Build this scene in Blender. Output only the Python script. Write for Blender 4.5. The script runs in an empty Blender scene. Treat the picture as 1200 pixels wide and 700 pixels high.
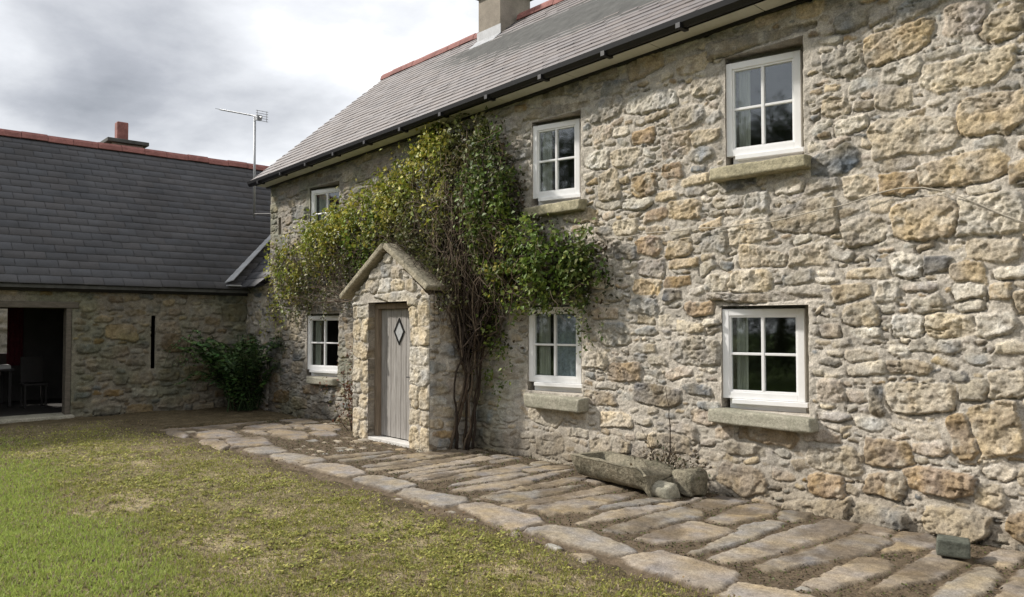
import bpy, math, random
import numpy as np
from mathutils import Vector, Matrix
random.seed(7)
rng = np.random.default_rng(11)
R = math.radians
sc = bpy.context.scene
col = sc.collection

# ------------------------------------------------------------------ numbers of the place (metres)
WY = 6.4            # plane of the cottage front wall, facing -y
CAM_H = 1.6
HX0, HX1 = -14.2, 1.6
OX = -15.2          # plane of the outbuilding front, facing +x

# ------------------------------------------------------------------ noise
_T = np.random.default_rng(3).random((256, 256)).astype(np.float32)
def vnoise(x, y, seed=0):
    x = x + seed * 17.31; y = y + seed * 9.77
    xi = np.floor(x).astype(np.int64); yi = np.floor(y).astype(np.int64)
    fx = (x - xi).astype(np.float32); fy = (y - yi).astype(np.float32)
    fx = fx * fx * (3 - 2 * fx); fy = fy * fy * (3 - 2 * fy)
    x0 = xi & 255; x1 = (xi + 1) & 255; y0 = yi & 255; y1 = (yi + 1) & 255
    return ((_T[x0, y0] * (1 - fx) + _T[x1, y0] * fx) * (1 - fy) + (_T[x0, y1] * (1 - fx) + _T[x1, y1] * fx) * fy) * 2 - 1
def fbm(x, y, s, o=3, seed=0):
    r = 0; a = 1.0; f = 1.0 / s; t = 0
    for k in range(o):
        r = r + a * vnoise(x * f, y * f, seed + k * 3.7); t += a; a *= .5; f *= 2.03
    return r / t
def smooth(a, b, x):
    t = np.clip((x - a) / (b - a), 0, 1); return t * t * (3 - 2 * t)

def facet(x, y, s, seed=0, tilt=.5):
    """broken-stone facets: every cell of a jittered grid is a plane of its own height and lean"""
    x = (x / s + seed * 13.7).astype(np.float32); y = (y / s + seed * 5.9).astype(np.float32)
    xi = np.floor(x).astype(np.int64); yi = np.floor(y).astype(np.int64)
    best = np.full(x.shape, 9., np.float32); out = np.zeros(x.shape, np.float32)
    for dx in (-1, 0, 1):
        for dy in (-1, 0, 1):
            a = (xi + dx) & 255; b = (yi + dy) & 255
            px = x - (xi + dx) - _T[a, b]; py = y - (yi + dy) - _T[b, (a + 77) & 255]
            d = px * px + py * py; k = d < best; best[k] = d[k]
            v = (_T[(a + 31) & 255, b] - .5) + tilt * ((_T[a, (b + 91) & 255] - .5) * px + (_T[(b + 13) & 255, (a + 5) & 255] - .5) * py) * 2
            out[k] = v[k]
    return out
# ------------------------------------------------------------------ object helpers
def link(o, parent=None):
    col.objects.link(o)
    if parent is not None:
        o.parent = parent
        o.matrix_parent_inverse = parent_world(parent).inverted()
    return o
def parent_world(p):
    m = Matrix.LocRotScale(p.location, p.rotation_euler, p.scale)
    if p.parent is not None: m = parent_world(p.parent) @ p.matrix_parent_inverse @ m
    return m
def tag(o, label=None, cat=None, group=None, kind=None):
    if label: o['label'] = label
    if cat: o['category'] = cat
    if group: o['group'] = group
    if kind: o['kind'] = kind
    return o
def empty(name, loc, label, cat, group=None):
    o = bpy.data.objects.new(name, None); o.empty_display_size = .2; o.location = loc
    col.objects.link(o); tag(o, label, cat, group); return o
def np_mesh(name, V, F, mat, parent=None, C=None, smoothed=False):
    """V (n,3); F list of (m,k) int arrays; C (n,3) point colours."""
    V = np.asarray(V, dtype=np.float32)
    me = bpy.data.meshes.new(name)
    me.vertices.add(len(V)); me.vertices.foreach_set('co', V.ravel())
    F = [np.asarray(f, dtype=np.int32) for f in (F if isinstance(F, list) else [F]) if len(f)]
    nl = sum(f.size for f in F); npoly = sum(len(f) for f in F)
    me.loops.add(nl); me.polygons.add(npoly)
    me.loops.foreach_set('vertex_index', np.concatenate([f.ravel() for f in F]))
    st = []; off = 0
    for f in F:
        st.append(off + np.arange(len(f)) * f.shape[1]); off += f.size
    me.polygons.foreach_set('loop_start', np.concatenate(st).astype(np.int32))
    if smoothed: me.polygons.foreach_set('use_smooth', np.ones(npoly, dtype=bool))
    me.update(calc_edges=True)
    if C is not None:
        at = me.color_attributes.new('Col', 'FLOAT_COLOR', 'POINT')
        c4 = np.ones((len(V), 4), dtype=np.float32); c4[:, :3] = C
        at.data.foreach_set('color', c4.ravel())
    if mat is not None: me.materials.append(mat)
    o = bpy.data.objects.new(name, me)
    return link(o, parent)

class MB:
    """collects shapes, builds ONE mesh object"""
    def __init__(s): s.v = []; s.f = []; s.c = []
    def add(s, v, f, c=(.5, .5, .5)):
        b = len(s.v); s.v += [tuple(p) for p in v]; s.f += [[i + b for i in q] for q in f]; s.c += [tuple(c)] * len(v)
    def box(s, a, b, c=(.5, .5, .5), M=None, jit=0):
        p = [Vector((x, y, z)) for x in (a[0], b[0]) for y in (a[1], b[1]) for z in (a[2], b[2])]
        if jit: p = [q + Vector([random.uniform(-jit, jit) for _ in range(3)]) for q in p]
        if M is not None: p = [M @ q for q in p]
        s.add(p, [(0, 1, 3, 2), (4, 6, 7, 5), (0, 4, 5, 1), (2, 3, 7, 6), (0, 2, 6, 4), (1, 5, 7, 3)], c)
    def prism(s, poly, d, c=(.5, .5, .5)):
        n = len(poly); d = Vector(d)
        p = [Vector(q) for q in poly]; p = p + [q + d for q in p]
        s.add(p, [list(range(n))[::-1], list(range(n, 2 * n))] + [(i, (i + 1) % n, n + (i + 1) % n, n + i) for i in range(n)], c)
    def tube(s, pts, rad, n=6, c=(.5, .5, .5), cap=True):
        pts = [Vector(p) for p in pts]; m = len(pts)
        rr = rad if isinstance(rad, (list, tuple)) else [rad] * m
        v = []; f = []
        for i, p in enumerate(pts):
            t = (pts[min(i + 1, m - 1)] - pts[max(i - 1, 0)]).normalized()
            a = t.cross(Vector((.31, .77, .55))).normalized(); b = t.cross(a)
            for k in range(n):
                an = 2 * math.pi * k / n
                v.append(p + (a * math.cos(an) + b * math.sin(an)) * rr[i])
        for i in range(m - 1):
            for k in range(n):
                k2 = (k + 1) % n
                f.append((i * n + k, i * n + k2, (i + 1) * n + k2, (i + 1) * n + k))
        if cap: f.append(list(range(n))[::-1]); f.append([(m - 1) * n + k for k in range(n)])
        s.add(v, f, c)
    def build(s, name, mat, parent=None, smoothed=False, bevel=0):
        me = bpy.data.meshes.new(name); me.from_pydata([tuple(p) for p in s.v], [], s.f); me.update()
        at = me.color_attributes.new('Col', 'FLOAT_COLOR', 'POINT')
        at.data.foreach_set('color', np.concatenate([np.array(s.c, dtype=np.float32), np.ones((len(s.c), 1), dtype=np.float32)], 1).ravel())
        if smoothed:
            me.polygons.foreach_set('use_smooth', np.ones(len(me.polygons), dtype=bool))
        me.materials.append(mat)
        o = bpy.data.objects.new(name, me)
        if bevel:
            md = o.modifiers.new('Bevel', 'BEVEL'); md.width = bevel; md.segments = 2; md.limit_method = 'ANGLE'
        return link(o, parent)

# ------------------------------------------------------------------ materials
def mat(name, base=(.5, .5, .5), rough=.8, attr=False, noise=(), bump=(), metal=0, spec=.3, trans=0, jitter=None):
    """noise: list of (scale, darker multiplier, lighter multiplier, stretch); bump: list of (scale, strength, distance)"""
    m = bpy.data.materials.new(name); m.use_nodes = True
    nt = m.node_tree; N = nt.nodes; L = nt.links
    bs = N['Principled BSDF']; bs.inputs['Roughness'].default_value = rough; bs.inputs['Metallic'].default_value = metal
    bs.inputs['Specular IOR Level'].default_value = spec
    tc = N.new('ShaderNodeTexCoord')
    if attr:
        a = N.new('ShaderNodeAttribute'); a.attribute_name = 'Col'; c = a.outputs['Color']
    else:
        a = N.new('ShaderNodeRGB'); a.outputs[0].default_value = (*base, 1); c = a.outputs[0]
    for nz in noise:
        s, lo, hi = nz[:3]
        n = N.new('ShaderNodeTexNoise'); n.inputs['Scale'].default_value = s; n.inputs['Detail'].default_value = 6; n.inputs['Roughness'].default_value = .65
        if len(nz) > 3:
            mp = N.new('ShaderNodeMapping'); mp.inputs['Scale'].default_value = nz[3]
            L.new(tc.outputs['Object'], mp.inputs['Vector']); L.new(mp.outputs['Vector'], n.inputs['Vector'])
        else: L.new(tc.outputs['Object'], n.inputs['Vector'])
        rp = N.new('ShaderNodeValToRGB'); e = rp.color_ramp.elements
        e[0].position = .32; e[1].position = .68
        e[0].color = (*([lo] * 3 if not isinstance(lo, tuple) else lo), 1); e[1].color = (*([hi] * 3 if not isinstance(hi, tuple) else hi), 1)
        L.new(n.outputs['Fac'], rp.inputs['Fac'])
        mx = N.new('ShaderNodeMix'); mx.data_type = 'RGBA'; mx.blend_type = 'MULTIPLY'; mx.inputs['Factor'].default_value = 1
        L.new(c, mx.inputs['A']); L.new(rp.outputs['Color'], mx.inputs['B']); c = mx.outputs['Result']
    L.new(c, bs.inputs['Base Color'])
    prev = None
    for s, st, d in bump:
        n = N.new('ShaderNodeTexNoise'); n.inputs['Scale'].default_value = s; n.inputs['Detail'].default_value = 5; n.inputs['Roughness'].default_value = .6
        L.new(tc.outputs['Object'], n.inputs['Vector'])
        b = N.new('ShaderNodeBump'); b.inputs['Strength'].default_value = st; b.inputs['Distance'].default_value = d
        L.new(n.outputs['Fac'], b.inputs['Height'])
        if prev is not None: L.new(prev, b.inputs['Normal'])
        prev = b.outputs['Normal']
    if prev is not None: L.new(prev, bs.inputs['Normal'])
    if trans:
        tr = N.new('ShaderNodeBsdfTranslucent'); L.new(c, tr.inputs['Color'])
        ms = N.new('ShaderNodeMixShader'); ms.inputs[0].default_value = trans
        L.new(bs.outputs[0], ms.inputs[1]); L.new(tr.outputs[0], ms.inputs[2])
        L.new(ms.outputs[0], N['Material Output'].inputs['Surface'])
    return m
M = {}
M['stone'] = mat('rubble_stone', rough=.92, attr=True, spec=.15,
    noise=[(2.3, (.86, .86, .86), (1.1, 1.08, 1.06)), (14, (.76, .75, .74), (1.2, 1.19, 1.17)), (75, .66, 1.32)],
    bump=[(55, .65, .010), (150, .7, .005)])
M['slab'] = mat('flagstone', rough=.9, attr=True, spec=.15, noise=[(3, (.84, .84, .84), (1.12, 1.11, 1.1)), (22, .78, 1.22), (90, .68, 1.3)], bump=[(30, .5, .012), (120, .4, .004)])
M['granite'] = mat('granite', (.33, .31, .26), .92, noise=[(4, (.74, .77, .7), (1.15, 1.14, 1.1)), (40, .72, 1.25), (140, .7, 1.3)], bump=[(25, .5, .015), (110, .6, .005)], spec=.15)
M['lichen_granite'] = mat('lichened_granite', (.345, .32, .265), .92, noise=[(5, (.66, .67, .6), (1.2, 1.18, 1.08)), (26, (.65, .65, .6), (1.3, 1.27, 1.15)), (120, .75, 1.25)], bump=[(22, .6, .02), (100, .6, .006)], spec=.15)
M['old_granite'] = mat('weathered_granite', (.235, .215, .175), .95, noise=[(5, (.55, .56, .5), (1.25, 1.22, 1.12)), (30, .65, 1.3), (120, .7, 1.3)], bump=[(20, .8, .03), (90, .7, .008)], spec=.1)
M['porch_slab'] = mat('lichened_roof_stone', (.34, .31, .255), .92, noise=[(5, (.68, .68, .64), (1.2, 1.19, 1.14)), (26, (.65, .65, .6), (1.3, 1.27, 1.2)), (120, .75, 1.25)], bump=[(18, .8, .03), (100, .6, .006)], spec=.15)
M['upvc'] = mat('white_frame', (.86, .86, .855), .38, noise=[(7, .93, 1.0)], spec=.5)
M['slate_a'] = mat('grey_slate', rough=.6, attr=True, noise=[(3, .86, 1.1), (60, .88, 1.1)], bump=[(60, .25, .004)], spec=.35)
M['slate_b'] = mat('dark_slate', rough=.62, attr=True, noise=[(.9, .80, 1.16), (6, .88, 1.12, (1, .35, 1)), (70, .85, 1.15)], bump=[(50, .3, .004)], spec=.3)
M['terracotta'] = mat('red_clay', (.26, .115, .10), .8, noise=[(5, .65, 1.2), (50, .8, 1.2)], bump=[(60, .3, .005)], spec=.2)
M['gutter'] = mat('black_plastic', (.012, .012, .013), .4, spec=.4)
M['soffit'] = mat('soffit_board', (.62, .61, .55), .7, noise=[(3, .82, 1.08)])
M['render'] = mat('chimney_render', (.27, .235, .19), .9, noise=[(4, .75, 1.15), (50, .85, 1.15)], bump=[(50, .4, .006)])
M['render_dark'] = mat('weathered_cap', (.075, .075, .07), .9, noise=[(6, .7, 1.3)], bump=[(40, .4, .006)])
M['lead'] = mat('lead_sheet', (.36, .37, .38), .55, noise=[(6, .75, 1.15)], spec=.4)
M['wood'] = mat('weathered_oak', (.325, .31, .29), .75, noise=[(9, (.62, .6, .58), (1.2, 1.2, 1.2), (6, 6, .35)), (30, .75, 1.18, (8, 8, .25))], bump=[(60, .2, .004)], spec=.25)
M['wood_dark'] = mat('door_frame_oak', (.235, .185, .135), .78, noise=[(10, .6, 1.25, (6, 6, .4))], bump=[(50, .25, .004)], spec=.2)
M['timber_grey'] = mat('grey_timber', (.125, .108, .085), .85, noise=[(8, .65, 1.2, (1, 1, 4))], bump=[(40, .3, .006)])
M['threshold'] = mat('pale_step', (.66, .64, .6), .6, noise=[(9, .8, 1.08)])
M['iron'] = mat('black_iron', (.02, .02, .02), .5, metal=.6)
M['alu'] = mat('aluminium', (.36, .37, .38), .55, metal=.7, noise=[(12, .85, 1.05)])
M['cable'] = mat('pale_cable', (.36, .325, .265), .6)
M['leaf'] = mat('leaves', attr=True, rough=.55, noise=[(30, .8, 1.2)], trans=.25, spec=.3)
M['bark'] = mat('bark', attr=True, rough=.95, noise=[(25, .65, 1.3)], spec=.1)
M['grass'] = mat('grass_blades', attr=True, rough=.7, trans=.3, spec=.2)
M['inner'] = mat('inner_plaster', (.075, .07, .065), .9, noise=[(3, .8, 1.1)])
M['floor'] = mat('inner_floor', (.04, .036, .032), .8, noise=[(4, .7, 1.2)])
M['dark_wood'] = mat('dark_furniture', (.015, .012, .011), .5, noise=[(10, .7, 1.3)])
M['cloth_red'] = mat('red_cloth', (.10, .016, .022), .95, noise=[(20, .7, 1.2)])
M['cloth_white'] = mat('white_cloth', (.62, .62, .6), .9, noise=[(20, .9, 1.05)])
M['lace'] = mat('lace', (.27, .31, .36), .95, noise=[(26, (.5, .52, .55), (1.15, 1.15, 1.15))])
M['curtain'] = mat('curtain', (.36, .37, .32), .9, noise=[(14, .72, 1.1, (5, 5, .2))])
M['frosted'] = mat('frosted_pane', (.46, .47, .47), .25, noise=[(30, .75, 1.1)], spec=.6)
M['packing'] = mat('mortar_packing', (.30, .28, .24), .95, noise=[(12, .7, 1.2)], bump=[(40, .6, .01)])
M['mossy'] = mat('mossy_concrete', (.115, .122, .10), .95, noise=[(10, .65, 1.3), (70, .75, 1.25)], bump=[(50, .5, .008)], spec=.1)

def glass():
    m = bpy.data.materials.new('window_glass'); m.use_nodes = True
    nt = m.node_tree; N = nt.nodes; L = nt.links; N.remove(N['Principled BSDF'])
    lw = N.new('ShaderNodeLayerWeight'); lw.inputs['Blend'].default_value = .5
    pw = N.new('ShaderNodeMath'); pw.operation = 'POWER'; L.new(lw.outputs['Facing'], pw.inputs[0]); pw.inputs[1].default_value = 4
    fr = N.new('ShaderNodeMath'); fr.operation = 'MULTIPLY_ADD'; L.new(pw.outputs[0], fr.inputs[0]); fr.inputs[1].default_value = .7; fr.inputs[2].default_value = .095
    tc = N.new('ShaderNodeTexCoord'); nz = N.new('ShaderNodeTexNoise'); nz.inputs['Scale'].default_value = 2.2
    L.new(tc.outputs['Object'], nz.inputs['Vector'])
    bp = N.new('ShaderNodeBump'); bp.inputs['Strength'].default_value = .05; bp.inputs['Distance'].default_value = .02
    L.new(nz.outputs['Fac'], bp.inputs['Height'])
    gl = N.new('ShaderNodeBsdfGlossy'); gl.inputs['Roughness'].default_value = .035; gl.inputs['Color'].default_value = (.92, .96, 1, 1)
    L.new(bp.outputs['Normal'], gl.inputs['Normal'])
    tr = N.new('ShaderNodeBsdfTransparent'); tr.inputs['Color'].default_value = (.94, .96, .95, 1)
    mx = N.new('ShaderNodeMixShader')
    L.new(fr.outputs[0], mx.inputs[0]); L.new(tr.outputs[0], mx.inputs[1]); L.new(gl.outputs[0], mx.inputs[2])
    L.new(mx.outputs[0], N['Material Output'].inputs['Surface'])
    return m
M['glass'] = glass()

# ------------------------------------------------------------------ rubble masonry: a height field with real relief
PAL = {'c': (.54, .475, .36), 't': (.44, .39, .305), 'o': (.425, .355, .25), 'g': (.33, .315, .28), 'p': (.43, .38, .32), 'l': (.50, .47, .405),
       'w': (.57, .54, .475), 'b': (.32, .255, .175), 'd': (.20, .19, .17), 'r': (.385, .30, .21)}
MORTAR = (.45, .42, .37)

def pack(u0, u1, v0, v1, fixed, sizes, blocked=(), aspect=(.28, .64), gap=.0, cell=.02, keys='ttoggggpplllcwbd', seed=1, vert=False, grow=1.0):
    """random rubble: big stones first, ever smaller ones into the gaps. stone = (u, v, hu, hv, rot, power, height, rgb, crevice)"""
    r = random.Random(seed)
    nu = int((u1 - u0) / cell) + 1; nv = int((v1 - v0) / cell) + 1
    occ = np.zeros((nv, nu), dtype=bool)
    def rect(a, b, c, d):
        return (slice(max(0, int((c - v0) / cell)), max(0, int((d - v0) / cell) + 1)), slice(max(0, int((a - u0) / cell)), max(0, int((b - u0) / cell) + 1)))
    for a, b, c, d in blocked: occ[rect(a, b, c, d)] = True
    out = []
    for s in fixed:
        k = s[4]; rgb = PAL[k] if isinstance(k, str) else k
        hgt = s[5] if len(s) > 5 else .034
        gk = grow if isinstance(k, str) else 1
        out.append((s[0], s[1], s[2] * gk, s[3] * gk, s[6] if len(s) > 6 else r.gauss(0, .04), 3, hgt * (.8 if gk > 1 else 1), rgb, r.random()))
        occ[rect(s[0] - s[2] * .93, s[0] + s[2] * .93, s[1] - s[3] * .93, s[1] + s[3] * .93)] = True
    for hu_lo, hu_hi, tries, hgt in sizes:
        for _ in range(tries):
            hu = r.uniform(hu_lo, hu_hi); hv = hu * r.uniform(*aspect)
            if vert: hu, hv = hv, hu
            u = r.uniform(u0 + hu * .5, u1 - hu * .5); v = r.uniform(v0, v1)
            if occ[int((v - v0) / cell), int((u - u0) / cell)]: continue
            sl = rect(u - hu * .90 - gap, u + hu * .90 + gap, v - hv * .88 - gap, v + hv * .88 + gap)
            if occ[sl].any(): continue
            occ[rect(u - hu * .9, u + hu * .9, v - hv * .88, v + hv * .88)] = True
            k = PAL[r.choice(keys)]; b = r.uniform(.84, 1.14); w = r.uniform(-.02, .02)
            rgb = (k[0] * b + w, k[1] * b, k[2] * b - w)
            out.append((u, v, hu, hv, r.gauss(0, .06 if hu > .1 else .22), r.choice([2.2, 2.6, 3.2, 4.5]), hgt * r.uniform(.5, 1.3), rgb, r.random()))
    return out

def relief(U, V, stones, warp=.022, bevel=.014, rough=1.0, mortar=MORTAR, seed=0, crev=.036, wave=.02, bed=.004, rounding=.08, joint=.0045, lean=.14, ragged=.006, cover=None, crack=.028, blot=1.0):
    ug = U[0]; vg = V[:, 0]
    Wu = U + warp * fbm(U, V, .17, 2, seed + 1) + warp * .45 * fbm(U, V, .05, 2, seed + 2)
    Wv = V + warp * .8 * fbm(U, V, .17, 2, seed + 3) + warp * .4 * fbm(U, V, .05, 2, seed + 4)
    S = np.full(U.shape, -9., np.float32); S2 = S.copy(); I = np.full(U.shape, -1, np.int32)
    rp = random.Random(seed * 7 + 1)
    for i, s in enumerate(stones):
        u, v, hu, hv, rot, p = s[:6]; m = max(hu, hv) * .3 + .07
        a = np.searchsorted(ug, u - hu - m); b = np.searchsorted(ug, u + hu + m)
        c = np.searchsorted(vg, v - hv - m); d = np.searchsorted(vg, v + hv + m)
        pl = [(k * math.pi / 2 + rp.gauss(0, .11 if k % 2 else .17), (hv if k % 2 else hu) * rp.uniform(.92, 1.05)) for k in range(4)]
        for k in range(4):
            if rp.random() < .7:
                an = math.atan2(hu * (1 if k < 2 else -1), hv * (1 if k in (0, 3) else -1)) + rp.gauss(0, .25)
                pl.append((an, (abs(math.cos(an)) * hu + abs(math.sin(an)) * hv) * rp.uniform(.70, .92)))
        if a >= b or c >= d: continue
        du = Wu[c:d, a:b] - u; dv = Wv[c:d, a:b] - v
        cr, sr = math.cos(rot), math.sin(rot)
        x = du * cr + dv * sr; y = -du * sr + dv * cr
        kk = rounding * min(hu, hv); acc = 0
        for an, q in pl:
            acc = acc + np.exp(np.clip(-(q - x * math.cos(an) - y * math.sin(an)) / kk, -40, 40))
        sd = (-kk * np.log(acc)).astype(np.float32)
        sub = S[c:d, a:b]; su2 = S2[c:d, a:b]; k = sd > sub
        su2[k] = sub[k]; su2[~k] = np.maximum(su2[~k], sd[~k])
        sub[k] = sd[k]; I[c:d, a:b][k] = i
    S = np.minimum(S, (S - S2) * .5 - joint)
    S = S + ragged * fbm(U, V * 1.3, .045, 3, seed + 15) + ragged * .8 * fbm(U, V, .018, 2, seed + 16)
    tab = np.array([(s[0], s[1], s[2], s[3], s[6], *s[7], s[8]) for s in stones] + [(0, 0, 1, 1, 0, *mortar, 0)], dtype=np.float32)
    T = tab[I]
    ins = smooth(-.002, .003, S)
    prof = 1 - (1 - np.clip(S / np.minimum(bevel, T[..., 3] * .8), 0, 1)) ** 2.4
    r2 = np.random.default_rng(seed + 5); tl = r2.normal(0, lean, (len(tab), 2)).astype(np.float32)
    tilt = tl[I, 0] * (U - T[..., 0]) + tl[I, 1] * (V - T[..., 1])
    idx = I.astype(np.float32) * 3.3
    face = .014 * facet(U + idx + .02 * fbm(U, V, .06, 2, seed + 30), V * 1.35, .11, seed + 6, .9) + .0075 * facet(U + .01 * fbm(U, V, .03, 2, seed + 31), V * 1.5 + idx, .042, seed + 7, .8) + .006 * fbm(U, V, .028, 3, seed + 32)
    h = ins * (T[..., 4] * prof + prof * (tilt * .5 + face * rough * np.clip(T[..., 3] / .07, .3, 1.4)))
    mort = .010 * fbm(U, V, .07, 3, seed + 8) + .006 * fbm(U, V, .025, 2, seed + 9)
    gap = np.exp(-((S + .006) / .0065) ** 2) * crev * smooth(.30, .72, T[..., 8] * (.45 + .55 * smooth(-.2, .9, (T[..., 1] - V) / T[..., 3])))
    h = h + (1 - ins) * (mort + bed) - gap
    # fissures that run along the beds
    f1 = fbm(U * .42 + idx * .1, V * 2.2, .16, 3, seed + 17); fm = smooth(.05, .35, fbm(U, V, .6, 2, seed + 18))
    h = h - crack * np.exp(-(f1 / .028) ** 2) * fm
    h = h + wave * fbm(U, V, 1.3, 2, seed + 10)
    mc = np.array(mortar, np.float32) * (1 + .12 * fbm(U, V, .3, 3, seed + 11))[..., None]
    pat = (1 + .13 * fbm(U + idx, V, .11, 3, seed + 12))[..., None]
    warm = fbm(U, V + idx, .16, 2, seed + 13)[..., None] * np.array([.05, .02, -.03], np.float32)
    C = ins[..., None] * (T[..., 5:8] * pat + warm) + (1 - ins[..., None]) * mc
    spot = smooth(.12, .42, fbm(U + idx, V, .07, 3, seed + 19))[..., None] * ins[..., None]; C = C * (1 - blot * spot * np.array([.20, .22, .24], np.float32))
    lich = smooth(.2, .45, fbm(U, V + idx, .10, 4, seed + 20))[..., None] * ins[..., None]; C = C * (1 - .5 * blot * lich) + .5 * blot * lich * np.array([.52, .49, .42], np.float32)
    if cover is not None:
        k = np.clip(cover + .35 * fbm(U, V, .12, 3, seed + 21), 0, 1); h = h * (1 - .62 * k) + .012 * k; C = C * (1 - .62 * k[..., None]) + .62 * k[..., None] * mc
    return h, np.clip(C, .02, .8), S

def panel(name, O, eu, ev, n, ug, vg, h, C, material, parent, holes=(), depth=.35, keep=None, soft=False):
    O, eu, ev, n = [np.array(a, np.float32) for a in (O, eu, ev, n)]
    U, V = np.meshgrid(ug, vg)
    P = O + U[..., None] * eu + V[..., None] * ev + h[..., None] * n
    nv, nu = U.shape
    cu = (ug[1:] + ug[:-1]) / 2; cv = (vg[1:] + vg[:-1]) / 2
    CU, CV = np.meshgrid(cu, cv)
    K = np.ones(CU.shape, bool)
    for a, b, c, d in [hh[:4] for hh in holes]: K &= ~((CU > a) & (CU < b) & (CV > c) & (CV < d))
    if keep is not None: K &= keep(CU, CV)
    id_ = np.arange(nu * nv).reshape(nv, nu)
    q = np.stack([id_[:-1, :-1], id_[:-1, 1:], id_[1:, 1:], id_[1:, :-1]], -1)[K]
    # reveals: every edge between a kept and a removed cell is drawn back into the wall
    E = []
    hd = K[1:] != K[:-1]; jj, ii = np.nonzero(hd)
    E += list(zip(id_[jj + 1, ii], id_[jj + 1, ii + 1]))
    vd = K[:, 1:] != K[:, :-1]; jj, ii = np.nonzero(vd)
    E += list(zip(id_[jj, ii + 1], id_[jj + 1, ii + 1]))
    V1 = P.reshape(-1, 3); C1 = C.reshape(-1, 3)
    F = [q]
    if E and depth:
        E = np.array(E); used = np.unique(E); mp = {int(a): k + len(V1) for k, a in enumerate(used)}
        fu = U.ravel()[used]; fv = V.ravel()[used]; dd = np.full(len(used), depth, np.float32)
        for hh in holes:
            if len(hh) > 4: dd[(fu > hh[0] - .03) & (fu < hh[1] + .03) & (fv > hh[2] - .03) & (fv < hh[3] + .03)] = hh[4]
        B = V1[used] - n * (dd + (V1[used] - O) @ n)[:, None]
        F.append(np.array([(a, b, mp[int(b)], mp[int(a)]) for a, b in E]))
        V1 = np.concatenate([V1, B]); C1 = np.concatenate([C1, np.tile(np.array([[.36, .33, .28]], np.float32), (len(B), 1))])
    # drop unused vertices
    allf = np.concatenate([f.ravel() for f in F]); u_, inv = np.unique(allf, return_inverse=True)
    k = 0; F2 = []
    for f in F: F2.append(inv[k:k + f.size].reshape(f.shape)); k += f.size
    return np_mesh(name, V1[u_], F2, material, parent, C1[u_], smoothed=soft)

# ================================================================== COTTAGE
house = empty('cottage', (-6.3, WY, 0), 'long two storey stone cottage with grey slate roof and white windows', 'cottage')
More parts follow.
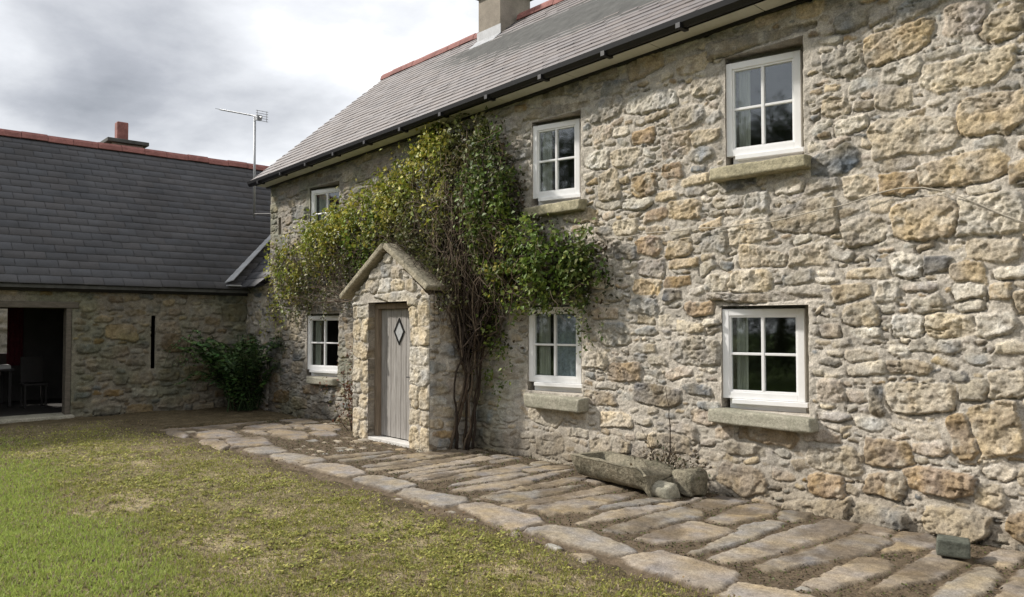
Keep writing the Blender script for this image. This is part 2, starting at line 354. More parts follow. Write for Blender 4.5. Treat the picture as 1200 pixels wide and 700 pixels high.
# openings (x0, x1, z0, z1) in the wall and the window put into each: left edge, width, bottom, top
WIN = [
    ((-4.172, -3.375, 3.07, 4.13), -4.174, .695, 3.187, 4.076, 'u'),
    ((-4.23, -3.36, .80, 1.775), -4.233, .755, .903, 1.741, 'l'),
    ((-6.87, -6.055, 3.02, 4.04), -6.872, .660, 3.113, 3.994, 'u'),
    ((-6.943, -6.045, .80, 1.825), -6.945, .735, .909, 1.803, 'l'),
    ((-12.575, -11.55, 2.99, 3.99), -12.577, .80, 3.10, 3.944, 'u'),
    ((-12.678, -11.56, .70, 1.78), -12.68, .875, .806, 1.744, 'l'),
    ((-9.568, -8.70, 3.02, 4.02), -9.57, .72, 3.11, 3.97, 'u'),
]
HOLES = [w[0] for w in WIN] + [(-13.86, -13.71, 3.27, 3.6, .05)]
TRACED = [(-2.08, 3.5, 0.302, 0.116, 'c'), (-2.49, 3.08, 0.302, 0.149, 't'), (-1.93, 3.14, 0.223, 0.142, 'o'), (-2.59, 3.85, 0.247, 0.12, 'o'), (-3.03, 3.81, 0.172, 0.112, 'g'), (-2.09, 3.9, 0.146, 0.123, 'p'), (-2.55, 3.62, 0.134, 0.085, 'l'), (-2.96, 3.25, 0.126, 0.068, 'w'), (-2.11, 2.76, 0.292, 0.112, 'o'), (-2.63, 3.41, 0.136, 0.076, 't'), (-3.1, 3.44, 0.115, 0.08, 't'), (-1.85, 3.79, 0.128, 0.11, 't'), (-2.39, 2.42, 0.231, 0.153, 'o', .05), (-2.87, 2.36, 0.182, 0.098, 't', .05), (-1.95, 2.41, 0.212, 0.144, 'l', .05), (-2.9, 2.73, 0.134, 0.099, 'c'), (-2.58, 2.71, 0.144, 0.085, 'b'), (-1.93, 2.14, 0.174, 0.078, 't'), (-2.91, 1.68, 0.127, 0.098, 't'), (-2.54, 2.06, 0.113, 0.091, 'w'), (-2.33, 2.05, 0.08, 0.062, 'd'), (-2.11, 1.99, 0.119, 0.077, 'o'), (-2.09, 1.85, 0.101, 0.07, 'l'), (-1.88, 1.85, 0.071, 0.062, 'o'), (-2.23, 1.59, 0.173, 0.084, 'c'), (-1.92, 1.59, 0.124, 0.078, 'l'), (-2.54, 1.59, 0.113, 0.094, 'w'), (-2.68, 1.87, 0.087, 0.085, 'w'), (-2.38, 1.74, 0.099, 0.059, 'g'), (-1.95, 0.84, 0.174, 0.192, 'o', .05, .3), (-2.15, 0.76, 0.099, 0.152, 'b', .045, .25), (-2.44, 1.03, 0.226, 0.115, 't'), (-2.7, 0.57, 0.176, 0.105, 'b'), (-3.17, 1.04, 0.115, 0.09, 'p'), (-1.86, 1.16, 0.119, 0.098, 't'), (-2.09, 1.11, 0.089, 0.079, 'g'), (-2.18, 1.21, 0.073, 0.035, 'd'), (-2.33, 0.4, 0.249, 0.097, 'r', .06), (-2.75, 0.32, 0.148, 0.095, 'b', .05), (-3.21, 0.25, 0.15, 0.1, 'r', .05), (-2.78, 0.97, 0.054, 0.117, 'd'), (-1.98, 0.35, 0.105, 0.086, 't'), (-5.63, 3.11, 0.147, 0.159, 't'), (-5.15, 3.05, 0.158, 0.116, 'b'), (-4.79, 3.15, 0.116, 0.069, 'r'), (-4.66, 2.73, 0.2, 0.1, 'o'), (-3.86, 2.7, 0.122, 0.11, 'l'), (-5.16, 3.57, 0.141, 0.081, 'r'), (-5.42, 3.38, 0.183, 0.101, 'c'), (-4.38, 3.91, 0.15, 0.092, 't'), (-5.64, 3.95, 0.21, 0.118, 'g'), (-4.74, 3.4, 0.177, 0.108, 'p'), (-4.39, 3.42, 0.15, 0.075, 't'), (-5.1, 2.4, 0.145, 0.097, 'r'), (-4.71, 2.37, 0.145, 0.094, 'o'), (-4.31, 2.39, 0.148, 0.103, 'g'), (-3.91, 1.98, 0.207, 0.106, 'c'), (-4.48, 1.76, 0.153, 0.066, 'r'), (-4.36, 1.62, 0.085, 0.037, 'w', .07), (-5.43, 1.1, 0.223, 0.099, 'b'), (-4.99, 2.71, 0.153, 0.061, 'r'), (-5.41, 2.36, 0.147, 0.086, 'd'), (-3.35, 2.2, 0.16, 0.09, 't'),
    # smooth lintels over the openings
    (-3.8, 4.22, .58, .055, (.30, .275, .23), .012, 0), (-3.8, 1.85, .56, .05, (.34, .31, .27), .012, 0), (-6.5, 4.12, .55, .06, (.30, .275, .23), .012, 0), (-12.05, 4.06, .6, .06, (.28, .26, .22), .012, 0), (-12.1, 1.85, .6, .06, (.28, .26, .22), .012, 0),
    # boulders at the foot of the wall on the right
    (-1.55, .2, .3, .13, 'b', .09), (-2.2, .13, .22, .1, 't', .1), (-2.75, .06, .2, .09, 'g', .08), (-.8, .25, .4, .16, 't', .07), (-3.3, .03, .25, .08, 't', .09)]
ug = np.concatenate([np.linspace(HX0, -7.0, 330), np.arange(-7.0 + .011, -1.2, .0095), np.arange(-1.2, HX1 + .01, .025)])
vg = np.arange(-.12, 4.52, .0105)
U, V = np.meshgrid(ug, vg)
BL = [(a - .015, b + .015, c - .02, d + .02) for a, b, c, d in [hh[:4] for hh in HOLES]]
st = pack(HX0, HX1, -.1, 4.5, TRACED, [(.2, .34, 900, .026), (.13, .22, 3500, .025), (.085, .14, 7000, .023), (.055, .09, 12000, .020), (.032, .058, 20000, .016), (.022, .034, 16000, .012)],
          blocked=BL, seed=4, grow=1.10)
cov = .62 * smooth(-.25, .35, fbm(U, V, 1.1, 3, 7)) * (.35 + .65 * smooth(-3.5, -6.0, U)) * (.6 + .4 * smooth(2.4, 1.0, V))
h, C, S = relief(U, V, st, seed=2, cover=cov)
fade = np.ones_like(U)                                    # the wall edge at the gable corner stays straight
h = h * smooth(0, .05, U - HX0)
# the foot of the wall swells a little, as rough footings do
h = h + .06 * smooth(.35, 0, V) * smooth(-9, -3, U)
# damp, algae-stained patches that belong to the wall
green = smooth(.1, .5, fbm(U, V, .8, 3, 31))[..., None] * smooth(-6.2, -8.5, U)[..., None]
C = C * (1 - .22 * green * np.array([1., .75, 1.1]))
C = C * (1 - .30 * smooth(-6.5, -10, U)[..., None])         # shade at the left end of the wall, darkened into the stone colour
ft = smooth(.55, .0, V + .25 * fbm(U, V, .35, 3, 171))[..., None]; C = C * (1 - ft * np.array([.34, .37, .42]))   # rain-splashed soil on the foot of the wall
strk = smooth(.15, .5, fbm(U, V * .3, .28, 3, 173))[..., None]; C = C * (1 - .16 * strk)
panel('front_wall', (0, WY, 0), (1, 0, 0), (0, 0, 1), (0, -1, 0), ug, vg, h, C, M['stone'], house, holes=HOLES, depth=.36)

def eave(x): return 4.27 + .020 * (x - HX0)
RY, RZ = 9.0, 6.9
g = MB()
g.prism([(HX0, WY, -.1), (HX0, 11.6, -.1), (HX0, 11.6, 4.2), (HX0, RY, RZ - .12), (HX0, WY, 4.28)], (.3, 0, 0))
g.build('gable_wall', M['render'], house)
g = MB(); g.prism([(HX1 - .3, WY + .002, -.1), (HX1 - .3, 11.6, -.1), (HX1 - .3, 11.6, 4.3), (HX1 - .3, RY, RZ - .12), (HX1 - .3, WY + .002, 4.4)], (.3, 0, 0))
g.build('gable_wall', M['render'], house)
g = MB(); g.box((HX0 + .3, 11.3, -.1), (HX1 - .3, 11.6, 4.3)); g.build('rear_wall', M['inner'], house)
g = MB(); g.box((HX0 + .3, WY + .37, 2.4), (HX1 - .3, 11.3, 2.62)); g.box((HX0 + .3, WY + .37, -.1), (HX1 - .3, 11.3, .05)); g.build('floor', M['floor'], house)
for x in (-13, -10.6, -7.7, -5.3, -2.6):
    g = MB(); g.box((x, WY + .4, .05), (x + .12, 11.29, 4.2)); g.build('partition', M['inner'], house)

# ---- slate roofs: every slate is a real tilted plate
def slates(name, A, B, Cc, Dd, rows, width, material, parent, base, var, thick=.012, gapx=.004, seed=0, hue=.012):
    """A,B eave ends; Dd,Cc ridge ends (A-Dd and B-Cc are the verges)"""
    r = random.Random(seed)
    A, B, Cc, Dd = [Vector(p) for p in (A, B, Cc, Dd)]
    n = (B - A).cross(Dd - A).normalized()
    if n.z < 0: n = -n
    vv = []; ff = []; cc = []
    Lm = (B - A).length; cnt = int(Lm / width)
    P = lambda s, t: (A.lerp(B, s)).lerp(Dd.lerp(Cc, s), t)
    for i in range(rows):
        t0 = i / rows - .004; t1 = (i + 1) / rows + .25 / rows
        off = (i % 2) * .5
        edges = [0.0] + [(k + off) / cnt for k in range(0 if off else 1, cnt)] + [1.0]
        for k in range(len(edges) - 1):
            s0 = edges[k] + gapx / 2 / Lm; s1 = edges[k + 1] - gapx / 2 / Lm
            j = r.uniform(-.0035, .0035) if r.random() < .985 else r.uniform(-.02, -.008); l = thick + r.uniform(0, .006); l2 = l + r.uniform(-.003, .003)
            a0 = P(s0, t0 + j / 3) + n * l; a1 = P(s1, t0 + j / 3) + n * l2; b1 = P(s1, min(t1, 1)) + n * .001; b0 = P(s0, min(t1, 1)) + n * .001
            b = len(vv); vv += [a0, a1, b1, b0, a0 - n * thick, a1 - n * thick]
            ff += [(b, b + 1, b + 2, b + 3), (b + 4, b + 5, b + 1, b)]
            q = 1 + r.uniform(-var, var); w = r.uniform(-hue, hue)
            cc += [(base[0] * q + w, base[1] * q, base[2] * q - w)] * 6
    return np_mesh(name, [tuple(p) for p in vv], np.array(ff), material, parent, np.array(cc))
EY = 6.07
xl, xr = HX0 - .15, HX1 + .1
roof = slates('roof', (xl, EY, eave(xl) + .05), (xr, EY, eave(xr) + .05), (xr, RY, RZ), (xl, RY, RZ), 23, .255, M['slate_a'], house, (.165, .146, .144), .045, thick=.014, seed=1, hue=.006)
g = MB()
g.prism([(xl + .01, EY + .03, eave(xl) + .035), (xr, EY + .03, eave(xr) + .035), (xr, RY, RZ - .03), (xl + .01, RY, RZ - .03)], (0, .02, -.05))
g.prism([(xl + .01, RY, RZ - .01), (xr, RY, RZ - .01), (xr, 11.9, 4.2), (xl + .01, 11.9, 4.2)], (0, -.02, -.05))
g.build('roof_deck', M['render_dark'], roof)
def ridge(name, a, b, n, parent, rad=.11, seed=0):
    r = random.Random(seed); a = Vector(a); b = Vector(b); d = (b - a); t = d.normalized(); side = Vector((-t.y, t.x, 0)).normalized(); up = t.cross(side) * -1
    if up.z < 0: up = -up
    g = MB()
    for k in range(n):
        p0 = a.lerp(b, k / n) + t * .004; p1 = a.lerp(b, (k + 1) / n) - t * .004
        e = Vector((0, 0, r.uniform(-.008, .008)))
        prof = [(-1, -.75), (-.8, .05), (-.35, .55), (.35, .55), (.8, .05), (1, -.75), (.85, -.85), (.65, -.05), (.3, .38), (-.3, .38), (-.65, -.05), (-.85, -.85)]
        ring = lambda p: [p + e + side * (x * rad) + up * (z * rad) for x, z in prof]
        A_, B_ = ring(p0), ring(p1); m = len(prof)
        g.add(A_ + B_, [(i, (i + 1) % m, m + (i + 1) % m, m + i) for i in range(m)] + [list(range(m)), list(range(m, 2 * m))])
    return g.build(name, M['terracotta'], parent)
ridge('ridge_tile_row', (xl, RY, RZ + .03), (-10.75, RY, RZ + .03), 9, roof, .10, 1)
ridge('ridge_tile_row', (-9.95, RY, RZ + .03), (xr, RY, RZ + .03), 26, roof, .10, 2)

# ---- gutter, soffit
g = MB()
prof = [(0, 0), (-.012, -.05), (-.05, -.088), (-.09, -.088), (-.125, -.05), (-.135, 0), (-.128, 0), (-.115, -.045), (-.085, -.078), (-.055, -.078), (-.02, -.045), (-.008, 0)]
ring = lambda x: [(x, EY + .075 + p, eave(x) + .035 + q) for p, q in prof]
a_, b_ = ring(xl - .05), ring(xr); m_ = len(prof)
g.add(a_ + b_, [(i, (i + 1) % m_, m_ + (i + 1) % m_, m_ + i) for i in range(m_)] + [list(range(m_)), list(range(m_, 2 * m_))])
gut = g.build('gutter', M['gutter'], house)
for k in range(17):
    x = xl + .4 + k * .95
    g = MB(); g.box((x, EY - .066, eave(x) - .065), (x + .05, EY + .078, eave(x) - .015)); g.build('gutter_bracket', M['gutter'], gut)
g = MB()
k = 0; x = xl + .02
while x < xr - .1:
    x2 = min(x + 1.18, xr); g.prism([(x, EY + .085, eave(x) - .035), (x2 - .012, EY + .085, eave(x2) - .035), (x2 - .012, WY - .055, eave(x2) - .045), (x, WY - .055, eave(x) - .045)], (0, 0, .012)); x = x2
sof = g.build('soffit', M['soffit'], house)
g = MB()
g.prism([(xl + .02, EY + .079, eave(xl) - .04), (xr, EY + .079, eave(xr) - .04), (xr, EY + .079, eave(xr) + .04), (xl + .02, EY + .079, eave(xl) + .04)], (0, .006, 0))
g.prism([(xl + .02, WY - .05, eave(xl) - .07), (xr, WY - .05, eave(xr) - .07), (xr, WY - .05, eave(xr) + .02), (xl + .02, WY - .05, eave(xl) + .02)], (0, .1, 0))
g.build('fascia', M['gutter'], sof)

# ---- chimney of the cottage
g = MB(); g.box((-10.62, 8.6, 6.3), (-10.02, 9.3, 7.36)); ch = g.build('chimney', M['render'], house, bevel=.012)
g = MB(); g.box((-10.70, 8.52, 7.36), (-9.94, 9.38, 7.45)); g.box((-10.64, 8.58, 7.45), (-10.0, 9.32, 7.52)); g.build('chimney_cap', M['render_dark'], ch, bevel=.01)
g = MB(); g.prism([(-10.66, 8.42, 6.40), (-9.99, 8.42, 6.40), (-9.99, 8.592, 6.57), (-10.66, 8.592, 6.57)], (0, -.01, .014))
g.box((-10.64, 8.586, 6.5), (-10.0, 8.597, 6.74)); g.build('flashing', M['lead'], ch)
g = MB(); g.tube([(-10.3, 8.95, 7.5), (-10.3, 8.95, 7.95)], [.13, .10], 14); g.build('chimney_pot', M['terracotta'], ch, True)

# ---- windows, each set slightly askew in its deep reveal
TH = R(13)
def window(hole, x, w, z0, z1, storey, curtain, lace=False, sill=None, sillmat='granite'):
    Mx = Matrix.Translation((x, WY + .012, 0)) @ Matrix.Rotation(TH, 4, 'Z')
    f = .062
    g = MB()
    def bar(a, b): g.box(a, b, M=Mx)
    bar((0, 0, z0), (f, .07, z1)); bar((w - f, 0, z0), (w, .07, z1))
    bar((f, .001, z0), (w - f, .069, z0 + f)); bar((f, .001, z1 - f), (w - f, .069, z1))
    bar((f, .012, z0 + f), (f + .018, .06, z1 - f)); bar((w - f - .018, .012, z0 + f), (w - f, .06, z1 - f))
    bar((f + .018, .013, z0 + f), (w - f - .018, .059, z0 + f + .018)); bar((f + .018, .013, z1 - f - .018), (w - f - .018, .059, z1 - f))
    cx = w / 2; cz = (z0 + z1) / 2
    bar((cx - .014, .010, z0 + f + .018), (cx + .014, .056, z1 - f - .018))
    bar((f + .018, .014, cz - .012), (cx - .014, .054, cz + .012)); bar((cx + .014, .014, cz - .012), (w - f - .018, .054, cz + .012))
    o = g.build('window', M['upvc'], house, bevel=.004)
    g = MB(); g.box((f, .034, z0 + f), (w - f, .038, z1 - f), M=Mx); g.build('pane', M['glass'], o)
    g = MB(); g.box((.10, -.035, z0 - .045), (w + .03, .05, z0 - .002), M=Mx); g.box((.05, .052, hole[2] - .1), (w + .02, .2, z0 - .003), M=Mx)
    g.build('drip_ledge', M['upvc'], o, bevel=.004)
    g = MB(); g.box((w - .004, .045, z0 - .12), (w + .24, .10, z1 + .2), M=Mx); g.box((-.02, .09, z1 - .01), (w - .006, .13, z1 + .2), M=Mx); g.build('mortar_packing', M['packing'], o)
    if curtain:
        g = MB()
        nn = 14; a0, a1 = w * .15, w * curtain
        pts = [(a0 + (a1 - a0) * i / nn, .07 + .014 * math.sin(i * 1.9) + .01 * random.random()) for i in range(nn + 1)]
        v = [Mx @ Vector((p[0], p[1], z)) for p in pts for z in (z0 - .02, z1 + .03)]
        g.add(v, [(2 * i, 2 * i + 2, 2 * i + 3, 2 * i + 1) for i in range(nn)]); g.build('curtain', M['curtain'], o, True)
    if lace:
        g = MB(); nn = 20; a0, a1 = w * .45, w - .02
        pts = [(a0 + (a1 - a0) * i / nn, .058 + .008 * math.sin(i * 1.3)) for i in range(nn + 1)]
        v = [Mx @ Vector((p[0], p[1], z)) for p in pts for z in (z0 - .02, z1 + .03)]
        g.add(v, [(2 * i, 2 * i + 2, 2 * i + 3, 2 * i + 1) for i in range(nn)]); g.build('net_curtain', M['lace'], o, True)
    if sill:
        a, b, c, d, pr = sill
        stone_block('sill', (a, WY - pr, c), (b, WY + .3, d), M[sillmat], o, jit=.012)
    return o
def stone_block(name, a, b, material, parent, jit=.01, cuts=4, rough=.012, bevel=.02, seed=None, label=None):
    """a rough hewn block: subdivided box with rounded, uneven faces"""
    import bmesh
    bm = bmesh.new(); bmesh.ops.create_cube(bm, size=1)
    for vtx in bm.verts:
        vtx.co = Vector([(a[i] + b[i]) / 2 + vtx.co[i] * (b[i] - a[i]) + random.uniform(-jit, jit) for i in range(3)])
    bmesh.ops.bevel(bm, geom=bm.edges[:], offset=bevel, segments=2, affect='EDGES', profile=.6)
    lens = 6
    bmesh.ops.subdivide_edges(bm, edges=[e for e in bm.edges if e.calc_length() > .05], cuts=lens, use_grid_fill=True)
    bm.normal_update()
    sd = random.uniform(0, 50)
    pos = np.array([v.co[:] for v in bm.verts]); 
    d = fbm(pos[:, 0] + pos[:, 1] * .7 + sd, pos[:, 2] + pos[:, 1] * .6, .12, 3) * rough + fbm(pos[:, 0] + sd, pos[:, 2] + pos[:, 1], .035, 2) * rough * .4
    for v, dd in zip(bm.verts, d): v.co += v.normal * float(dd)
    me = bpy.data.meshes.new(name); bm.to_mesh(me); bm.free()
    for p in me.polygons: p.use_smooth = True
    me.materials.append(material)
    o = bpy.data.objects.new(name, me); return link(o, parent)
SILL = [(-4.27, -3.31, 2.945, 3.062, .13), (-4.30, -3.28, .675, .80, .15), (-6.90, -5.98, 2.87, 3.0, .12), (-6.84, -5.95, .63, .785, .16), None, (-12.5, -11.55, .58, .69, .1), None]
CUR = [.30, .29, .34, .36, .4, .3, .4]
for i, w in enumerate(WIN):
    window(w[0], w[1], w[2], w[3], w[4], w[5], CUR[i], lace=(i == 3), sill=SILL[i], sillmat='lichen_granite' if i in (0, 2) else 'granite')

# ---- cable clipped along the wall
cb = [(-6.3, 2.50), (-5.8, 2.51), (-5.1, 2.53), (-4.4, 2.52), (-3.74, 2.51), (-3.3, 2.55), (-2.96, 2.60), (-2.75, 2.64), (-2.55, 2.67), (-2.38, 2.655), (-2.23, 2.60), (-2.0, 2.48), (-1.74, 2.33), (-1.3, 2.12), (-.6, 2.0), (.6, 1.96)]
g = MB(); pts = []
for i in range(len(cb) - 1):
    for t in (0, .25, .5, .75):
        x = cb[i][0] + (cb[i + 1][0] - cb[i][0]) * t; z = cb[i][1] + (cb[i + 1][1] - cb[i][1]) * t
        pts.append((x, WY - .074 - .010 * math.sin(x * 5), z + .006 * math.sin(x * 11)))
g.tube(pts, .0052, 6)
tag(g.build('cable', M['cable'], None, True), 'thin pale cable sagging along the stone wall between the two storeys', 'cable')

# ================================================================== PORCH
porch = empty('stone_porch', (-8.97, 5.72, 0), 'small gabled stone porch with stone slab roof and weathered plank door', 'porch')
PX0, PX1, PF, PD = -9.90, -8.02, 5.72, (-9.49, -8.46, 0, 1.90)
AX, AZ, EZ = -8.98, 2.60, 1.98
ug = np.arange(PX0, PX1 + .001, .0125); vg = np.arange(-.1, 2.62, .0125); U, V = np.meshgrid(ug, vg)
fx = []
for side, (a, b) in (('l', (PX0, PD[0])), ('r', (PD[1], PX1))):
    z = 0.0
    while z < 1.88:
        hh = random.uniform(.16, .34); hh = min(hh, 1.9 - z); 
        if hh < .1: hh = 1.9 - z
        if random.random() < .55 and hh < .28: fx.append(((a + b) / 2, z + hh / 2, (b - a) / 2, hh / 2, random.choice('tclwcl'), .018, 0))
        else:
            m = a + (b - a) * random.uniform(.35, .65)
            fx.append(((a + m) / 2, z + hh / 2, (m - a) / 2, hh / 2, random.choice('tclgcl'), .018, 0)); fx.append(((b + m) / 2, z + hh / 2, (b - m) / 2, hh / 2, random.choice('tclgcw'), .018, 0))
        z += hh
fx += [(-9.0, 1.965, .72, .055, 'l', .04, 0), (-9.05, 2.12, .16, .105, 'w', .025), (-8.74, 2.11, .16, .09, 'c', .025), (-9.36, 2.12, .16, .1, 't', .025), (-8.45, 2.1, .14, .09, 't', .025), (-9.03, 2.32, .13, .1, 'g', .025), (-8.78, 2.29, .13, .09, 't', .025), (-9.28, 2.29, .13, .09, 'l', .025), (-8.98, 2.49, .1, .08, 'l', .025)]
stp = pack(PX0, PX1, -.1, 2.6, fx, [(.05, .1, 900, .025), (.03, .05, 900, .02)], blocked=[PD], seed=9, keys='tcllwg')
h, C, S = relief(U, V, stp, seed=22, warp=.014, wave=.008, joint=.003, crack=.008, rounding=.06, rough=.7)
edge = smooth(0, .03, np.minimum(U - PX0, PX1 - U)); h = h * edge
slope = (AZ - EZ) / (PX1 - AX)
panel('front_wall', (0, PF, 0), (1, 0, 0), (0, 0, 1), (0, -1, 0), ug, vg, h, C, M['stone'], porch, holes=[PD], depth=.2,
      keep=lambda u, v: v < AZ - .03 - slope * np.abs(u - AX))
for x, nx in ((PX1, 1), (PX0, -1)):
    L = WY - PF
    ug = np.arange(0, L + .012, .014); vg = np.arange(-.1, 1.98, .014); U, V = np.meshgrid(ug, vg)
    s2 = pack(0, L, -.1, 2, [], [(.14, .22, 60, .03), (.08, .14, 300, .03), (.04, .08, 900, .025)], seed=12 + nx, keys='gtblpc')
    h, C, S = relief(U, V, s2, seed=25 + nx, warp=.02, wave=.006); h = h * smooth(0, .03, np.minimum(U, L - U))
    panel('side_wall', (x, PF if nx > 0 else WY, 0), (0, nx, 0), (0, 0, 1), (nx, 0, 0), ug, vg, h, C, M['stone'], porch, depth=0)
for sgn, ex in ((-1, -10.12), (1, -7.98)):
    nrm = Vector((sgn * (AZ - EZ), 0, abs(ex - AX))).normalized()
    p0 = Vector((AX, PF - .10, AZ + .02)); p1 = Vector((ex, PF - .10, 1.955 + (.06 if sgn > 0 else 0)))
    g = MB()
    g.prism([p0, p1, p1 + nrm * .075, p0 + nrm * .075 + Vector((0, 0, .012))], (0, WY - PF + .06, 0))
    o = g.build('roof_slab', M['porch_slab'], porch, bevel=.02)
# timber frame, door, threshold
g = MB()
g.box((PD[0] + .004, PF + .10, 0), (PD[0] + .085, PF + .22, 1.88)); g.box((PD[1] - .07, PF + .10, 0), (PD[1] - .004, PF + .22, 1.88)); g.box((PD[0] + .085, PF + .10, 1.81), (PD[1] - .07, PF + .22, 1.885))
g.build('door_frame', M['wood_dark'], porch, bevel=.006)
g = MB(); dx0, dx1, dy = PD[0] + .088, PD[1] - .074, PF + .16
nb = 7
for k in range(nb):
    a = dx0 + (dx1 - dx0) * k / nb; b = dx0 + (dx1 - dx0) * (k + 1) / nb
    g.box((a + .003, dy, .06), (b - .003, dy + .045, 1.805), jit=.0012)
g.box((dx0, dy + .02, .065), (dx1, dy + .04, 1.785))
door = g.build('door', M['wood'], porch, bevel=.004)
cx, cz, rw, rh = (dx0 + dx1) / 2 + .02, 1.50, .13, .185
def diamond(k, y): return [(cx - rw * k, y, cz), (cx, y, cz - rh * k), (cx + rw * k, y, cz), (cx, y, cz + rh * k)]
g = MB(); o_, i_ = diamond(1.0, dy - .012), diamond(.78, dy - .012); ob, ib = diamond(1.0, dy + .002), diamond(.78, dy + .002)
g.add(o_ + i_ + ob + ib, [(k, (k + 1) % 4, 4 + (k + 1) % 4, 4 + k) for k in range(4)] + [(8 + k, 8 + (k + 1) % 4, (k + 1) % 4, k) for k in range(4)] + [(4 + k, 4 + (k + 1) % 4, 12 + (k + 1) % 4, 12 + k) for k in range(4)])
g.build('pane_frame', M['iron'], door)
g = MB(); g.add(diamond(.82, dy - .004), [(0, 1, 2, 3)]); g.build('diamond_pane', M['frosted'], door)
g = MB(); hx = dx1 - .07; g.box((hx - .02, dy - .008, .78), (hx + .02, dy, .98)); g.tube([(hx, dy - .01, .9), (hx, dy - .05, .9), (hx - .09, dy - .055, .9)], .009, 8); g.build('handle', M['iron'], door)
g = MB(); g.box((PD[0] + .01, PF + .0, -.02), (PD[1] - .01, PF + .20, .045)); g.build('threshold', M['threshold'], porch, bevel=.008)

# ================================================================== OUTBUILDING (left, its front in its own shade)
out = empty('outbuilding', (OX, 3.0, 0), 'low stone outbuilding with dark slate roof, red ridge and open doorway', 'outbuilding')
OY0, OY1 = -3.0, 6.40
ug = np.arange(OY0, OY1 + .01, .021); vg = np.arange(-.1, 2.36, .02); U, V = np.meshgrid(ug, vg)
DOOR = (.55, 3.26, .0, 1.885); SLIT = (4.55, 4.645, .78, 1.77, .05)
so = pack(OY0, OY1, -.1, 2.4, [], [(.16, .3, 300, .035), (.1, .17, 1500, .033), (.06, .1, 3500, .028), (.035, .06, 5000, .02)], blocked=[(DOOR[0] - .05, DOOR[1] + .02, -.1, 2.06), SLIT[:4]], seed=41, keys='ttogggbppllgc', aspect=(.34, .7))
h, C, S = relief(U, V, so, seed=52)
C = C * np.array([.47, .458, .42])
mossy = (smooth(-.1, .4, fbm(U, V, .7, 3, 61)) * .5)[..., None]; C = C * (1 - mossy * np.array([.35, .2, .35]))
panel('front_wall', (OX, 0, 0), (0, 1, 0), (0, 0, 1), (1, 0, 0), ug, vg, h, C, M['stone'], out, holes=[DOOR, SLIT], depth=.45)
ORX, ORZ, OEX, OEZ = -18.05, 5.33, OX + .22, 2.29
BX = -18.9
g = MB()
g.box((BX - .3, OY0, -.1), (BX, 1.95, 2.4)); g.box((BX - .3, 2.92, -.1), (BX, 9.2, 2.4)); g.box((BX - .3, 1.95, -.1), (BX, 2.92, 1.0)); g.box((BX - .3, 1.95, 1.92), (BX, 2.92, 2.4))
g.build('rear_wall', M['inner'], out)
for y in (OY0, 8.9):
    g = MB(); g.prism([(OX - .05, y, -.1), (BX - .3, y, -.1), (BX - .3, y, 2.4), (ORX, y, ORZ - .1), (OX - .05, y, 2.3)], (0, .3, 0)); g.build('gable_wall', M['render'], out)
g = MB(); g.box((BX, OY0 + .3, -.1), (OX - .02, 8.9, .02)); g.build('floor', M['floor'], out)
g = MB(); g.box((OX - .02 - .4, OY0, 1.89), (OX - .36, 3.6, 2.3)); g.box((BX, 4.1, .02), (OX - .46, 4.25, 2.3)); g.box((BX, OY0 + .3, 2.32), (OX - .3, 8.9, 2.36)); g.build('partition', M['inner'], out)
g = MB(); g.box((OX - .06, DOOR[0] - .1, 1.875), (OX + .03, 3.36, 1.985)); g.build('door_lintel', M['timber_grey'], out, bevel=.015)
for a, b in ((3.17, 3.25), (DOOR[0] + .01, DOOR[0] + .13)):
    g = MB(); g.box((OX - .2, a, 0), (OX + .02, b, 1.87)); g.build('door_post', M['timber_grey'], out, bevel=.008)
stone_block('threshold', (OX - .3, DOOR[0] - .1, -.1), (OX + .14, 3.30, .05), M['granite'], out, rough=.01)
oroof = slates('roof', (OEX, OY0 - .1, OEZ), (OEX, 8.9, OEZ), (ORX, 8.9, ORZ), (ORX, OY0 - .1, ORZ - .02), 21, .32, M['slate_b'], out, (.074, .074, .080), .10, thick=.014, gapx=.007, seed=5, hue=.0025)
g = MB(); g.prism([(OEX - .03, OY0 - .08, OEZ - .03), (OEX - .03, 8.9, OEZ - .03), (ORX, 8.9, ORZ - .04), (ORX, OY0 - .08, ORZ - .04)], (0, 0, -.05)); g.prism([(BX - .5, OY0 - .1, 2.2), (BX - .5, 8.9, 2.2), (ORX - .01, 8.9, ORZ), (ORX - .01, OY0 - .1, ORZ)], (0, 0, -.05)); g.build('roof_deck', M['render_dark'], oroof)
ridge('ridge_tile_row', (ORX, OY0 - .1, ORZ + .04), (ORX, 8.9, ORZ + .05), 26, oroof, .105, 7)
g = MB(); g.prism([(OX + .0, OY0, 2.16), (OX + .08, OY0, 2.16), (OX + .12, OY0, 2.26), (OX + .0, OY0, 2.26)], (0, OY1 - OY0, 0)); g.build('eaves_board', M['gutter'], out)
# small red clay pot on a low capped chimney
g = MB(); g.box((-18.75, 4.62, 4.9), (-18.2, 5.24, 5.52)); c2 = g.build('chimney', M['render'], out, bevel=.01)
g = MB(); g.box((-18.84, 4.50, 5.52), (-18.11, 5.34, 5.60)); g.build('chimney_cap', M['render_dark'], c2, bevel=.01)
g = MB(); g.box((-18.58, 4.75, 5.60), (-18.36, 4.98, 6.03)); g.build('chimney_pot', M['terracotta'], c2, bevel=.02)
